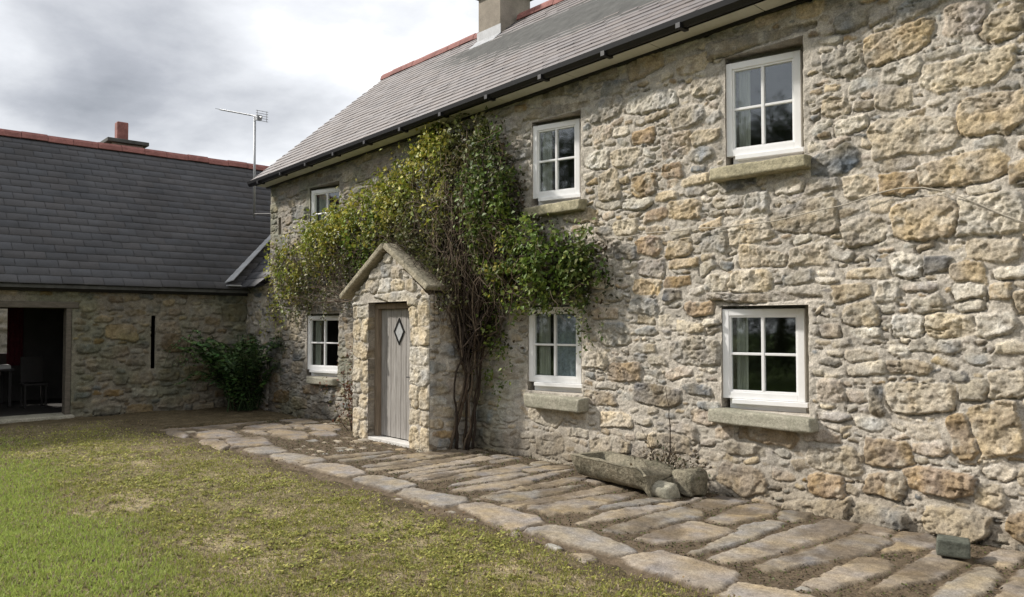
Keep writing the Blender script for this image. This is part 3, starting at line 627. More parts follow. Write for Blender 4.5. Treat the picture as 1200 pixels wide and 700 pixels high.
# link between the two buildings: short wall, slate slope and lead valley
ug = np.arange(OX, HX0 + .001, .02); vg = np.arange(-.1, 2.34, .02); U, V = np.meshgrid(ug, vg)
h, C, S = relief(U, V, pack(OX, HX0, -.1, 2.34, [], [(.1, .2, 200, .03), (.05, .1, 900, .025)], seed=71), seed=72)
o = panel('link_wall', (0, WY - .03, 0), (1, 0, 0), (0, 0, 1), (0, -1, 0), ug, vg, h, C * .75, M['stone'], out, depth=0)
md = o.modifiers.new('Solidify', 'SOLIDIFY'); md.thickness = .3; md.offset = -1
lr = slates('link_roof', (OX - .02, 6.12, 2.32), (HX0 - .01, 6.12, 2.32), (HX0 - .01, 7.7, 3.62), (-16.6, 7.7, 3.62), 8, .3, M['slate_b'], out, (.072, .072, .078), .1, seed=8, hue=.0025)
g = MB()
a, b = Vector((-15.02, 5.92, 2.42)), Vector((-16.4, 7.55, 3.72)); sd = Vector((.12, .06, .03))
g.prism([a - sd, a + sd, b + sd, b - sd], (0, 0, .02)); g.box((-15.25, 5.88, 2.335), (-14.85, 6.12, 2.36)); g.build('lead_valley', M['lead'], lr)
# objects inside the open doorway
g = MB()
ch_ = empty('dining_chair', (-17.2, 3.05, .02), 'dark wooden chair standing inside the open doorway', 'chair')
def part(n, a, b, p, m='dark_wood', bev=.006): g = MB(); g.box(a, b); return g.build(n, M[m], p, bevel=bev)
part('seat', (-17.42, 2.85, .44), (-16.98, 3.27, .48), ch_)
for x in (-17.40, -17.03):
    for y in (2.87, 3.21): part('leg', (x, y, .02), (x + .04, y + .04, .44), ch_)
part('backrest', (-17.42, 2.87, .48), (-17.38, 3.25, .98), ch_)
tb = empty('dining_table', (-17.9, 2.2, .02), 'dark table standing inside the doorway below the back window', 'table')
part('tabletop', (-18.5, 1.3, .70), (-17.5, 2.8, .74), tb)
for x in (-18.45, -17.6):
    for y in (1.35, 2.7): part('leg', (x, y, .02), (x + .06, y + .06, .70), tb)
g = MB(); g.box((-18.1, 2.55, .741), (-17.75, 2.78, .80), jit=.02); tag(g.build('folded_cloth', M['cloth_white'], None, bevel=.015), 'white folded cloth lying on the dark table inside the doorway', 'cloth')
g = MB(); nn = 12
v = [(BX + .07 + .025 * math.sin(i * 1.7), 2.86 + .28 * i / nn, z) for i in range(nn + 1) for z in (.75, 2.1)]
g.add(v, [(2 * i, 2 * i + 2, 2 * i + 3, 2 * i + 1) for i in range(nn)])
tag(g.build('curtain', M['cloth_red'], None, True), 'dark red curtain beside the back window inside the doorway', 'curtain')
g = MB(); g.box((BX + .02, 3.45, .78), (BX + .42, 3.95, .80)); g.box((BX + .02, 3.45, .02), (BX + .06, 3.95, .78)); g.box((BX + .38, 3.45, .02), (BX + .42, 3.95, .78))
# yard wall seen through the back window
ug = np.arange(-1, 5, .05); vg = np.arange(-.1, 2.6, .05); U, V = np.meshgrid(ug, vg)
s3 = pack(-1, 5, -.1, 2.6, [], [(.15, .3, 300, .04), (.08, .15, 800, .03)], seed=77)
h, C, S = relief(U, V, s3, seed=78)
o = panel('yard_wall', (-22.5, 0, 0), (0, 1, 0), (0, 0, 1), (1, 0, 0), ug, vg, h, C, M['stone'], None, depth=0)
md = o.modifiers.new('Solidify', 'SOLIDIFY'); md.thickness = .4; md.offset = -1
tag(o, 'bit of stone wall seen through the back window of the outbuilding', 'wall')

# ---- TV aerial on a pole, bracketed to the cottage gable
an = empty('tv_aerial', (-15.43, 6.6, 3.8), 'tv aerial on a tall metal pole beside the cottage gable', 'aerial')
g = MB(); g.tube([(-15.43, 6.6, 3.78), (-15.45, 6.6, 5.86)], .024, 8); g.build('pole', M['alu'], an, True)
g = MB(); g.tube([(-15.46, 6.6, 3.86), (-14.2, 6.6, 3.73)], .012, 6); g.build('bracket', M['iron'], an)
g = MB(); b0, b1 = Vector((-15.15, 6.62, 5.80)), Vector((-16.95, 6.45, 6.30))
g.tube([b0, b1], .016, 6); bo = g.build('boom', M['alu'], an)
g = MB()
for k in range(16):
    p = b0.lerp(b1, .18 + .8 * k / 15); g.tube([p + Vector((.02, -.13, 0)), p + Vector((-.02, .13, 0))], .005, 4)
g.build('directors', M['alu'], bo)
g = MB()
for dz in (-.10, -.05, 0, .05, .10):
    g.tube([(-15.17, 6.5, 5.83 + dz), (-15.17, 6.76, 5.83 + dz)], .006, 4)
for y in (6.53, 6.73): g.tube([(-15.17, y, 5.72), (-15.17, y, 5.94)], .006, 4)
g.box((-15.36, 6.57, 5.77), (-15.26, 6.67, 5.87)); g.build('reflector', M['alu'], an)

# ================================================================== GROUND
def ground_mat():
    m = bpy.data.materials.new('yard_soil_and_turf'); m.use_nodes = True
    nt = m.node_tree; N = nt.nodes; L = nt.links; bs = N['Principled BSDF']; bs.inputs['Roughness'].default_value = .95; bs.inputs['Specular IOR Level'].default_value = .1
    tc = N.new('ShaderNodeTexCoord')
    a = N.new('ShaderNodeAttribute'); a.attribute_name = 'Col'
    c = a.outputs['Color']
    for s, lo, hi in ((3.5, (.72, .7, .62), (1.25, 1.25, 1.2)), (18, (.62, .66, .6), (1.35, 1.3, 1.2)), (85, .55, 1.45)):
        n = N.new('ShaderNodeTexNoise'); n.inputs['Scale'].default_value = s; n.inputs['Detail'].default_value = 7; n.inputs['Roughness'].default_value = .7
        L.new(tc.outputs['Object'], n.inputs['Vector'])
        rp = N.new('ShaderNodeValToRGB'); e = rp.color_ramp.elements; e[0].position = .35; e[1].position = .65
        e[0].color = (*(lo if isinstance(lo, tuple) else (lo,) * 3), 1); e[1].color = (*(hi if isinstance(hi, tuple) else (hi,) * 3), 1)
        L.new(n.outputs['Fac'], rp.inputs[0])
        mx = N.new('ShaderNodeMix'); mx.data_type = 'RGBA'; mx.blend_type = 'MULTIPLY'; mx.inputs['Factor'].default_value = 1
        L.new(c, mx.inputs['A']); L.new(rp.outputs[0], mx.inputs['B']); c = mx.outputs['Result']
    L.new(c, bs.inputs['Base Color'])
    n = N.new('ShaderNodeTexNoise'); n.inputs['Scale'].default_value = 55; n.inputs['Detail'].default_value = 6
    L.new(tc.outputs['Object'], n.inputs['Vector'])
    b = N.new('ShaderNodeBump'); b.inputs['Strength'].default_value = .9; b.inputs['Distance'].default_value = .02
    L.new(n.outputs['Fac'], b.inputs['Height']); L.new(b.outputs[0], bs.inputs['Normal'])
    return m
M['ground'] = ground_mat()
PY0 = 4.02     # lawn side edge of the path
def lawnness(X, Y):
    """1 on the lawn, 0 on trodden soil"""
    w = .25 * fbm(X, Y, 1.1, 3, 81)
    a = .42 * smooth(-15.1, -13.9, X + w * 2) + .58 * smooth(-13.2, -11.0, X + w * 3)
    b = smooth(PY0 - .02, PY0 - .55, Y + w * .8) * smooth(-11.0, -9.0, X) + smooth(4.1, 2.6, Y + w * 2) * (1 - smooth(-11.0, -9.0, X))
    return np.clip(a * b, 0, 1)
gx = np.concatenate([[-160, -90, -50, -30, -22], np.arange(-18, 3, .04), [4, 6, 10, 20, 45, 90, 160]])
gy = np.concatenate([[-160, -90, -50, -28, -16, -9, -5, -3], np.arange(-2, 7, .04), [8, 12, 20, 45, 90, 160]])
X, Y = np.meshgrid(gx, gy)
lw = lawnness(X, Y)
near = (np.abs(X + 7) < 12) & (Y > -3) & (Y < 8)
Z = np.where(near, .022 * fbm(X, Y, .5, 3, 85) + .014 * fbm(X, Y, .14, 2, 86) + .03 * lw - .01, -.03)
Z = np.where((Y > PY0) & (X > -12.8) & (Y < 6.6) & (X < 2.5), -.07, Z)
Z = np.where((X < OX) | (Y > 6.3), -.12, Z)
soil = np.array([.105, .084, .058]); turf = np.array([.20, .172, .105]); thatch = np.array([.28, .235, .16])
th = smooth(-.1, .45, fbm(X, Y, .55, 4, 88))[..., None]
CG = soil * (1 - lw[..., None]) + lw[..., None] * (turf * (1 - th) + thatch * th)
CG = np.where(near[..., None], CG, np.array([.07, .10, .03]))
nv, nu = X.shape; ids = np.arange(nu * nv).reshape(nv, nu)
tag(np_mesh('ground', np.stack([X, Y, Z], -1).reshape(-1, 3), np.stack([ids[:-1, :-1], ids[:-1, 1:], ids[1:, 1:], ids[1:, :-1]], -1).reshape(-1, 4), M['ground'], None, CG.reshape(-1, 3), True), kind='structure')

# ---- flagged path along the wall: kerb of long stones, slabs laid across
r = random.Random(21)
kerb = []; x = -9.75
KL = [.62, .95, .95, .9, .85, 1.0, .95, .8, 1.0, .9, .9, 1.0, .9]
for L_ in KL:
    yc = 4.26 + r.uniform(-.03, .03) - (.0 if x < -3.4 else .12)
    kerb.append((x + L_ / 2, yc, L_ / 2 - .012, .20 + r.uniform(-.02, .03), (.31, .265, .212) if r.random() < .6 else (.29, .258, .215), .016, r.uniform(-.03, .03)))
    x += L_
x = -9.3; slabs = []
while x < 2:
    w = r.uniform(.19, .31) if x < -4.6 else r.uniform(.24, .42)
    y = 4.50 + r.uniform(0, .06)
    while y < 6.2:
        ln = min(r.uniform(.8, 1.8), 6.32 - y)
        if ln > .25:
            q = r.uniform(.8, 1.12); k = r.choice([(.29, .245, .19), (.27, .233, .186), (.31, .258, .192), (.25, .222, .18)])
            if not (PX0 - .05 < x + w / 2 < PX1 + .05 and y + ln > PF - .05):
                slabs.append((x + w / 2 + (y - 5) * -.03, y + ln / 2, w / 2 - .012, ln / 2 - .012, tuple(c * q for c in k), r.uniform(.010, .018), r.gauss(0, .07)))
        y += ln + r.uniform(0, .02)
    x += w
far = []
for px_, py_, a_, b_ in ((-10.3, 4.35, .45, .3), (-11.2, 4.3, .42, .28), (-12.1, 4.55, .4, .3), (-10.6, 5.1, .5, .25), (-11.5, 5.2, .35, .3), (-10.9, 5.8, .4, .22), (-11.9, 5.9, .4, .2), (-12.5, 5.3, .25, .3), (-10.4, 3.95, .4, .16), (-11.7, 3.85, .4, .16), (-12.4, 4.1, .3, .2), (-11.1, 4.85, .35, .14), (-12.3, 5.05, .3, .2), (-10.3, 5.5, .3, .16), (-11.3, 5.55, .3, .16), (-12.2, 6.0, .3, .18)):
    far.append((px_, py_, a_, b_, (.25, .21, .165), .02, r.gauss(0, .1)))
ug = np.concatenate([np.linspace(-12.9, -8, 220), np.arange(-7.98, -.8, .0165), np.arange(-.8, 2.4, .04)]); vg = np.arange(3.6, 6.52, .0165)
U, V = np.meshgrid(ug, vg)
ps = pack(-12.9, 2.4, 3.95, 6.5, kerb + slabs + far, [(.05, .1, 260, .008), (.025, .05, 500, .007)], seed=33, keys='tgbt', aspect=(.5, 1))
h, C, S = relief(U, V, ps, seed=90, warp=.03, bevel=.008, rough=.22, mortar=(.115, .088, .06), crev=.006, wave=.012, bed=.002, lean=.012, crack=.003, ragged=.009, rounding=.1, joint=.010, blot=.25)
# earth drifted over the slabs in places
dr = smooth(.0, .34, fbm(U, V, .45, 4, 95)) * .85
dr = np.maximum(dr, smooth(6.1, 6.4, V + .15 * fbm(U, V, .4, 2, 96)) * .85) * (1 - .6 * smooth(4.55, 4.3, V))
dr = np.maximum(dr, .8 * smooth(.012, -.004, S - .07 * np.clip(fbm(U, V, .2, 3, 98), 0, 1)))
C = C * (1 - dr[..., None] * .8) + dr[..., None] * .8 * np.array([.120, .092, .062]) * (1 + .3 * fbm(U, V, .06, 3, 99))[..., None]
h = h - .008 * dr
h = h - .06 * smooth(4.06, 3.86, V + .06 * fbm(U, V, .3, 2, 97)) * smooth(.0, -.03, S) - .12 * smooth(3.93, 3.73, V)
h = h - .06 * smooth(-12.0, -12.8, U)
tag(panel('path', (0, 0, .005), (1, 0, 0), (0, 1, 0), (0, 0, 1), ug, vg, h, C, M['slab'], None, depth=0, soft=True), kind='structure')

gi = np.argwhere((S < -.004) & (U < -1.4) & (V > 4.3)); pk = gi[rng.integers(0, len(gi), 14000)]
n = len(pk); P = np.stack([U[pk[:, 0], pk[:, 1]] + rng.normal(0, .012, n), V[pk[:, 0], pk[:, 1]] + rng.normal(0, .012, n), h[pk[:, 0], pk[:, 1]] + .012 + rng.random(n) * .01], 1).astype(np.float32)
nn = rng.normal(size=(n, 3)) * .5 + np.array([0, 0, 1]); nn /= np.linalg.norm(nn, axis=1)[:, None]
def leaf_mesh(P, Nn, size, Cc, name, material, parent, asp=.62, curl=.25):
    n = len(P)
    ref = rng.normal(size=(n, 3)); a = np.cross(Nn, ref); a /= np.linalg.norm(a, axis=1)[:, None] + 1e-9; b = np.cross(Nn, a)
    a = a * size[:, None]; b = b * size[:, None] * asp; up = Nn * size[:, None] * curl
    V = np.stack([P - a, P - a * .25 + b + up, P + a, P - a * .25 - b + up], 1)
    i = np.arange(n)[:, None] * 4
    F = np.concatenate([i + np.array([[0, 1, 2]]), i + np.array([[0, 2, 3]])])
    return np_mesh(name, V.reshape(-1, 3), F, material, parent, np.repeat(Cc, 4, 0))
tag(leaf_mesh(P, nn, rng.uniform(.004, .013, n), np.array([(.09, .065, .04), (.14, .10, .06), (.07, .085, .025), (.10, .115, .035), (.05, .038, .026)])[rng.integers(0, 5, n)] * rng.uniform(.7, 1.3, n)[:, None], 'leaf_litter', M['leaf'], None),
    'moss and dry leaf litter between the flagstones', 'litter', kind='stuff')

# ---- grass: short tufts, moss and weeds
def blades():
    n0 = 760000
    X = rng.uniform(-14, -1.2, n0); Y = rng.uniform(-1.2, 4.2, n0)
    d = np.sqrt(X ** 2 + Y ** 2)
    p = np.clip((6.5 / d) ** 1.6, 0, 1) * lawnness(X, Y)
    bright = smooth(2.4, 1.3, Y + .5 * fbm(X, Y, .9, 3, 101)) * smooth(-3.6, -5.2, X + .3 * fbm(X, Y, .7, 2, 107))
    patch = fbm(X, Y, .5, 3, 102); tuft = fbm(X, Y, .09, 3, 106)
    p = p * np.clip(.16 + .75 * smooth(-.35, .25, patch) * (.35 + .65 * smooth(-.25, .25, tuft)) + .5 * bright, 0, 1)
    k = rng.random(n0) < p
    X, Y, patch, bright, d = X[k], Y[k], patch[k], bright[k], d[k]; n = len(X)
    ln = rng.uniform(.010, .032, n) * (1 + .9 * bright); w = rng.uniform(.0022, .0042, n) * (1 + .04 * d)
    az = rng.uniform(0, 6.283, n); lean = rng.uniform(.2, 1.25, n); fz = rng.uniform(0, 6.283, n)
    Zb = .022 * fbm(X, Y, .5, 3, 85) + .014 * fbm(X, Y, .14, 2, 86) + .016
    dx, dy = np.cos(az), np.sin(az); wx, wy = -np.sin(fz), np.cos(fz)
    B = np.stack([X, Y, Zb], 1); s = np.stack([wx * w, wy * w, 0 * w], 1)
    mid = B + np.stack([dx * np.sin(lean * .6) * ln * .55, dy * np.sin(lean * .6) * ln * .55, np.cos(lean * .6) * ln * .55], 1)
    tip = mid + np.stack([dx * np.sin(lean * 1.2) * ln * .5, dy * np.sin(lean * 1.2) * ln * .5, np.cos(lean * 1.2) * ln * .5], 1)
    V = np.stack([B - s, B + s, mid + s * .8, mid - s * .8, tip], 1)
    i = np.arange(n)[:, None] * 5
    F4 = i + np.array([[0, 1, 2, 3]]); F3 = i + np.array([[3, 2, 4]])
    g1 = np.array([.235, .26, .065]); g2 = np.array([.37, .335, .11]); dead = np.array([.385, .315, .215]); lush = np.array([.36, .46, .11])
    t = rng.random(n)[:, None]; c = g1 * (1 - t) + g2 * t
    b = np.clip(bright[:, None] * 1.2, 0, 1) * rng.random(n)[:, None] ** .4; c = c * (1 - b) + lush * b
    de = (rng.random(n) < .16 + .68 * smooth(.10, -.12, .6 * patch + .9 * tuft[k]) * (1 - bright))[:, None]; c = np.where(de, dead * rng.uniform(.6, 1.1, n)[:, None], c)
    c = c * rng.uniform(.7, 1.25, n)[:, None]
    # weeds and moss: little leaflets close to the ground
    m0 = 330000; X = rng.uniform(-13, -1.2, m0); Y = rng.uniform(-.8, 4.1, m0); d = np.sqrt(X ** 2 + Y ** 2)
    q = fbm(X, Y, .085, 3, 104) + .4 * fbm(X, Y, .8, 2, 105)
    k = rng.random(m0) < np.clip((6.5 / d) ** 1.4, 0, 1) * lawnness(X, Y) * (.05 + .95 * smooth(.0, .32, q)) * (1 - .75 * smooth(2.4, 1.3, Y + .5 * fbm(X, Y, .9, 3, 101)) * smooth(-3.6, -5.2, X))
    X, Y, d = X[k], Y[k], d[k]; m = len(X)
    sz = rng.uniform(.006, .014, m) * (1 + .03 * d); az = rng.uniform(0, 6.283, m); tl = rng.uniform(-.5, .9, m)
    Zb = .022 * fbm(X, Y, .5, 3, 85) + .014 * fbm(X, Y, .14, 2, 86) + .02 + rng.uniform(0, .022, m)
    a = np.stack([np.cos(az), np.sin(az), tl], 1) * sz[:, None]; bb = np.stack([-np.sin(az), np.cos(az), rng.uniform(-.4, .4, m)], 1) * sz[:, None] * .62
    P = np.stack([X, Y, Zb], 1)
    V2 = np.stack([P - a, P + bb, P + a, P - bb], 1)
    F42 = np.arange(m)[:, None] * 4 + np.array([[0, 1, 2, 3]]) + n * 5
    t = rng.random(m)[:, None]; c2 = (np.array([.22, .25, .055]) * (1 - t) + np.array([.42, .385, .115]) * t) * rng.uniform(.5, 1.35, m)[:, None]
    Vv = np.concatenate([V.reshape(-1, 3), V2.reshape(-1, 3)]); Cc = np.concatenate([np.repeat(c, 5, 0), np.repeat(c2, 4, 0)])
    return np_mesh('grass', Vv, [np.concatenate([F4, F42]), F3], M['grass'], None, Cc)
tag(blades(), 'short patchy grass, moss and dry stalks', 'grass', kind='stuff')

n = 5200; X_ = rng.uniform(-13.5, -2, n); Y_ = rng.uniform(.2, 4.1, n); kp = rng.random(n) < np.clip(.25 + 1.2 * fbm(X_, Y_, .8, 3, 161), .05, 1); X_, Y_ = X_[kp], Y_[kp]; n = len(X_)
nn = rng.normal(size=(n, 3)) * .45 + np.array([0, 0, 1]); nn /= np.linalg.norm(nn, axis=1)[:, None]
tag(leaf_mesh(np.stack([X_, Y_, .022 * fbm(X_, Y_, .5, 3, 85) + .014 * fbm(X_, Y_, .14, 2, 86) + .036], 1), nn, rng.uniform(.008, .020, n), np.array([(.13, .085, .05), (.19, .125, .07), (.08, .055, .04), (.24, .17, .09)])[rng.integers(0, 4, n)], 'fallen_leaves', M['leaf'], None),
    'small brown fallen leaves scattered over the lawn', 'fallen leaves', kind='stuff')

# ================================================================== CLIMBER over the porch
LEAFC = {'y': [(.23, .25, .04), (.15, .19, .03), (.32, .29, .055)], 'g': [(.10, .155, .025), (.15, .185, .035), (.07, .11, .02)], 'd': [(.06, .10, .02), (.09, .125, .028), (.12, .13, .035)], 'o': [(.10, .115, .03), (.13, .12, .04), (.075, .085, .025)],
         'f': [(.055, .105, .028), (.038, .075, .024), (.10, .165, .05)], 'r': [(.17, .06, .035), (.12, .05, .03), (.10, .09, .03)]}
CL = [(-13.62, 2.15, .51, .44, 500, 'y'), (-13.11, 2.62, .8, .44, 1300, 'y'), (-12.14, 2.92, .95, .38, 1900, 'y'), (-11.13, 3.05, .92, .40, 2300, 'y'), (-10.1, 3.30, .75, .36, 2200, 'y'), (-10.34, 2.83, .7, .39, 1500, 'g'), (-9.41, 3.5, .62, .35, 1700, 'y'), (-8.78, 3.96, .5, .30, 1700, 'y'), (-8.02, 3.95, .55, .26, 1200, 'o'), (-7.30, 3.60, .42, .38, 1900, 'd'), (-7.2, 3.11, .42, .31, 1300, 'g'), (-8.2, 3.4, .75, .45, 1100, 'o'), (-7.66, 2.68, .69, .38, 700, 'o'), (-8.78, 2.95, .71, .35, 700, 'o'), (-6.71, 2.5, .44, .3, 1500, 'g'), (-6.30, 2.37, .44, .27, 1300, 'g'), (-6.44, 2.06, .5, .22, 1100, 'g'), (-5.84, 2.08, .28, .2, 600, 'd'), (-7.01, 2.11, .34, .36, 900, 'g'), (-8.38, 2.17, .48, .34, 350, 'o'), (-7.66, 1.82, .43, .32, 350, 'o'), (-7.41, 1.49, .2, .2, 150, 'g'), (-12.76, 2.2, .6, .28, 260, 'o'), (-11.83, 2.38, .6, .26, 260, 'o'), (-9.41, 2.88, .55, .25, 400, 'o'), (-10.72, 2.46, .4, .25, 300, 'o'), (-7.1, 2.6, .4, .45, 1300, 'g'), (-7.55, 3.1, .4, .5, 1000, 'g'), (-6.95, 2.25, .3, .4, 900, 'y'), (-8.5, 3.3, .4, .45, 900, 'y'), (-5.75, 2.3, .25, .3, 350, 'd')]
vine = empty('climbing_plant', (-7.95, 6.1, 0), 'leafy climber with bare brown stems sprawling over the wall and porch', 'climbing plant')
def bulge(x, z):
    t = np.exp(-((x + 8.2) / 1.9) ** 2 - ((z - 2.9) / .9) ** 2) * .38 + .16 + np.exp(-((x + 11.6) / 1.6) ** 2 - ((z - 2.9) / .6) ** 2) * .22 + np.exp(-((x + 6.5) / .6) ** 2 - ((z - 2.3) / .5) ** 2) * .16
    return t
PP = []; NN = []; SZ = []; CC = []
for cx, cz, rx, rz, n, k in CL:
    n = int(n * {'g': .58, 'd': .5, 'o': .75, 'y': .72}[k]); nc = max(6, n // 24)
    ang = rng.uniform(0, 6.283, nc); rad = np.sqrt(rng.random(nc)) * 1.05
    sx = cx + np.cos(ang) * rad * rx; sz_ = cz + np.sin(ang) * rad * rz
    sy = rng.random(nc) ** .7
    rr = rng.uniform(.05, .14, nc); tone = rng.uniform(.8, 1.6, nc); which = rng.integers(0, 3, nc)
    j = rng.integers(0, nc, n)
    off = rng.normal(size=(n, 3)) * rr[j][:, None] * np.array([.85, .8, 1.7]) * .75
    x = sx[j] + off[:, 0]; z = sz_[j] + off[:, 2]
    z = np.minimum(z, eave(x) - .02 + .1 * rng.random(n))
    y = WY - .06 - sy[j] * bulge(x, z) + off[:, 1] * .7
    y = np.minimum(y, WY - .03)
    PP.append(np.stack([x, y, z], 1))
    nn = rng.normal(size=(n, 3)) * .75 + np.array([-.25, -.75, .55]); nn /= np.linalg.norm(nn, axis=1)[:, None]; NN.append(nn)
    SZ.append(rng.uniform(.018, .044, n))
    pal = np.array(LEAFC[k]); m2 = np.where(rng.random(n) < .7, which[j], rng.integers(0, 3, n))
    CC.append(pal[m2] * (tone[j] * rng.uniform(.75, 1.25, n))[:, None])
# brown inner leaves near the wall, coloured dark for the shade inside the climber
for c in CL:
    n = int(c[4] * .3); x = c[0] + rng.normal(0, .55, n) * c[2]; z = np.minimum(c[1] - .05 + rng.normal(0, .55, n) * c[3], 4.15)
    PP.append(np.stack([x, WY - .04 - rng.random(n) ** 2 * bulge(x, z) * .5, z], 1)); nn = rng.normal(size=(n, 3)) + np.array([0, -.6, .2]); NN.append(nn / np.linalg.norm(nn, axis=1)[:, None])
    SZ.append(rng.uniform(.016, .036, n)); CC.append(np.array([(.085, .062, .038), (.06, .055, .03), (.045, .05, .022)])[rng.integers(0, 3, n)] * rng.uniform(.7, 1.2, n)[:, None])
# trailing strands below the mass, and growth lying over the right porch slab
for k in range(240):
    c = CL[rng.integers(0, len(CL))]; x0 = c[0] + rng.normal() * c[2] * .6; z0 = c[1] - abs(rng.normal()) * c[3] * .6; L_ = rng.uniform(.2, .75); n = int(L_ * 42)
    t = rng.random(n); x = x0 + rng.normal() * .12 * t + rng.normal(0, .018, n); z = z0 - t * L_; y = WY - .06 - rng.random() * bulge(x, z) * .9 + rng.normal(0, .02, n)
    PP.append(np.stack([x, np.minimum(y, WY - .03), z], 1)); nn = rng.normal(size=(n, 3)) * .7 + np.array([-.25, -.8, .4]); NN.append(nn / np.linalg.norm(nn, axis=1)[:, None])
    SZ.append(rng.uniform(.013, .032, n)); CC.append(np.array(LEAFC[c[5]])[rng.integers(0, 3, n)] * rng.uniform(.7, 1.4) * rng.uniform(.8, 1.2, n)[:, None])
n = 420; PP.append(np.stack([rng.normal(-7.84, .13, n), rng.uniform(5.72, 6.3, n), 2.42 - rng.random(n) ** .8 * .65], 1)); nn = rng.normal(size=(n, 3)) * .8 + np.array([.2, -.6, .4]); NN.append(nn / np.linalg.norm(nn, axis=1)[:, None]); SZ.append(rng.uniform(.014, .034, n)); CC.append(np.array(LEAFC['o'])[rng.integers(0, 3, n)] * rng.uniform(.6, 1.3, n)[:, None])
n = 1500; t = rng.beta(1.3, 1.3, n); y = rng.uniform(5.74, 6.36, n); q = rng.random(n) ** 1.6
PP.append(np.stack([-8.9 + t * 1.05 + rng.normal(0, .03, n), y, 2.70 - t * .58 + .02 + q * .22], 1)); nn = rng.normal(size=(n, 3)) * .8 + np.array([.2, -.5, .6]); NN.append(nn / np.linalg.norm(nn, axis=1)[:, None])
SZ.append(rng.uniform(.014, .034, n)); CC.append(np.array(LEAFC['o'])[rng.integers(0, 3, n)] * rng.uniform(.7, 1.3, n)[:, None]); NKEEP = n + 420
PP, NN, SZ, CC = map(np.concatenate, (PP, NN, SZ, CC))
# keep the leaves off the porch front and the windows' faces
inp = (PP[:, 0] > -10.1) & (PP[:, 0] < -7.9) & (PP[:, 2] < 2.62 - .52 * np.abs(PP[:, 0] + 8.98)) 
blk = (PP[:, 0] > -6.98) & (PP[:, 0] < -6.05) & (PP[:, 2] < 1.70)
ku = (PP[:, 0] > -6.93) & (PP[:, 0] < -6.0) & (PP[:, 2] > 2.9)
dens = fbm(PP[:, 0], PP[:, 2], .42, 3, 151) + .5 * fbm(PP[:, 0], PP[:, 2], .16, 2, 152)
kk = ~(inp | blk | ku) & (rng.random(len(PP)) < smooth(-.55, .05, dens + .14 * (PP[:, 0] < -9.3))); kk[-NKEEP:] = True
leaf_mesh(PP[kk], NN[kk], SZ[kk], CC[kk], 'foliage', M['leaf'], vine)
# stems
g = MB(); rr = random.Random(5)
BR = [(.085, .062, .046), (.06, .045, .034), (.13, .10, .072), (.045, .034, .027)]
def walk(p, tgt, nst, r0, r1, wob, sag=0):
    p = Vector(p); tgt = Vector(tgt); pts = []; off = Vector((0, 0, 0))
    for i in range(nst + 1):
        t = i / nst
        off += Vector((rr.gauss(0, wob), rr.gauss(0, wob * .6), rr.gauss(0, wob)))
        q = p.lerp(tgt, t) + off * math.sin(math.pi * t) ** .6; q.z += sag * math.sin(math.pi * t)
        pts.append(q)
    return pts, [r0 + (r1 - r0) * i / nst for i in range(nst + 1)]
hubs = []
tr = MB()
for k in range(9):
    b0 = (-7.95 + rr.uniform(-.16, .2), 6.12 + rr.uniform(-.12, .15), -.05); t0 = (-7.72 + rr.uniform(-.25, .3), 6.15 + rr.uniform(-.15, .1), rr.uniform(1.2, 1.75))
    pts, rd = walk(b0, t0, 9, rr.uniform(.010, .026), .010, .035); tr.tube(pts, rd, 7, rr.choice(BR)); hubs.append(pts[-1]); hubs.append(pts[-3])
tr.build('trunk', M['bark'], vine, True)
for k in range(130):
    a = rr.choice(hubs); c = CL[rr.randrange(len(CL))]
    x = c[0] + rr.gauss(0, .5) * c[2]; z = c[1] + rr.gauss(0, .5) * c[3]
    y = WY - .05 - rr.random() * float(bulge(x, z)) * .9
    mid = Vector((a.x * .6 + x * .4 + rr.gauss(0, .2), WY - .12 - rr.random() * .3, max(a.z, z * .75 + .4)))
    pts, rd = walk(a, mid, 7, .013, .009, .05); p2, r2 = walk(mid, (x, y, min(z, 4.1)), 8, .009, .003, .06)
    pts = pts + p2[1:]; rd = rd + r2[1:]
    for q in pts:
        if -10.0 < q.x < -7.9 and q.z < 2.68 - .52 * abs(q.x + 8.98): q.y = max(q.y, 6.32) if q.x < -8.02 else q.y
        q.y = min(q.y, WY - .02)
    g.tube(pts, rd, 4, rr.choice(BR), cap=False)
for k in range(2300):
    c = rr.choice([q for q in CL if q[0] > -11] if rr.random() < .75 else CL)
    x = c[0] + rr.gauss(0, .62) * c[2]; z = min(c[1] + rr.gauss(0, .62) * c[3], 4.15); y = WY - .04 - rr.random() * float(bulge(x, z)) * .85
    if rr.random() < .45: x = rr.uniform(-9.2, -7.2); z = rr.uniform(1.5, 3.7); y = WY - .05 - rr.random() * float(bulge(x, z)) * .95
    L_ = rr.uniform(.15, .6); dr_ = Vector((rr.gauss(0, 1), rr.gauss(0, .25), rr.gauss(-.35, .9))).normalized() * L_
    e = Vector((x, y, z)) + dr_; e.y = min(e.y, WY - .02); e.z = min(e.z, 4.2)
    if -10.15 < x < -7.85 and min(z, e.z) < 2.70 - .52 * abs(x + 8.98): continue
    if -10.15 < e.x < -7.85 and e.z < 2.70 - .52 * abs(e.x + 8.98): continue
    if any(-.05 < 0 or (h_[0] - .05 < q < h_[1] + .05 and h_[2] < zz < h_[3]) for h_ in (WIN[2][0], WIN[3][0]) for q, zz in ((x, z), (e.x, e.z))): continue
    pts, rd = walk((x, y, z), e, 5, rr.uniform(.003, .006), .0015, .03)
    g.tube(pts, rd, 3, rr.choice(BR), cap=False)
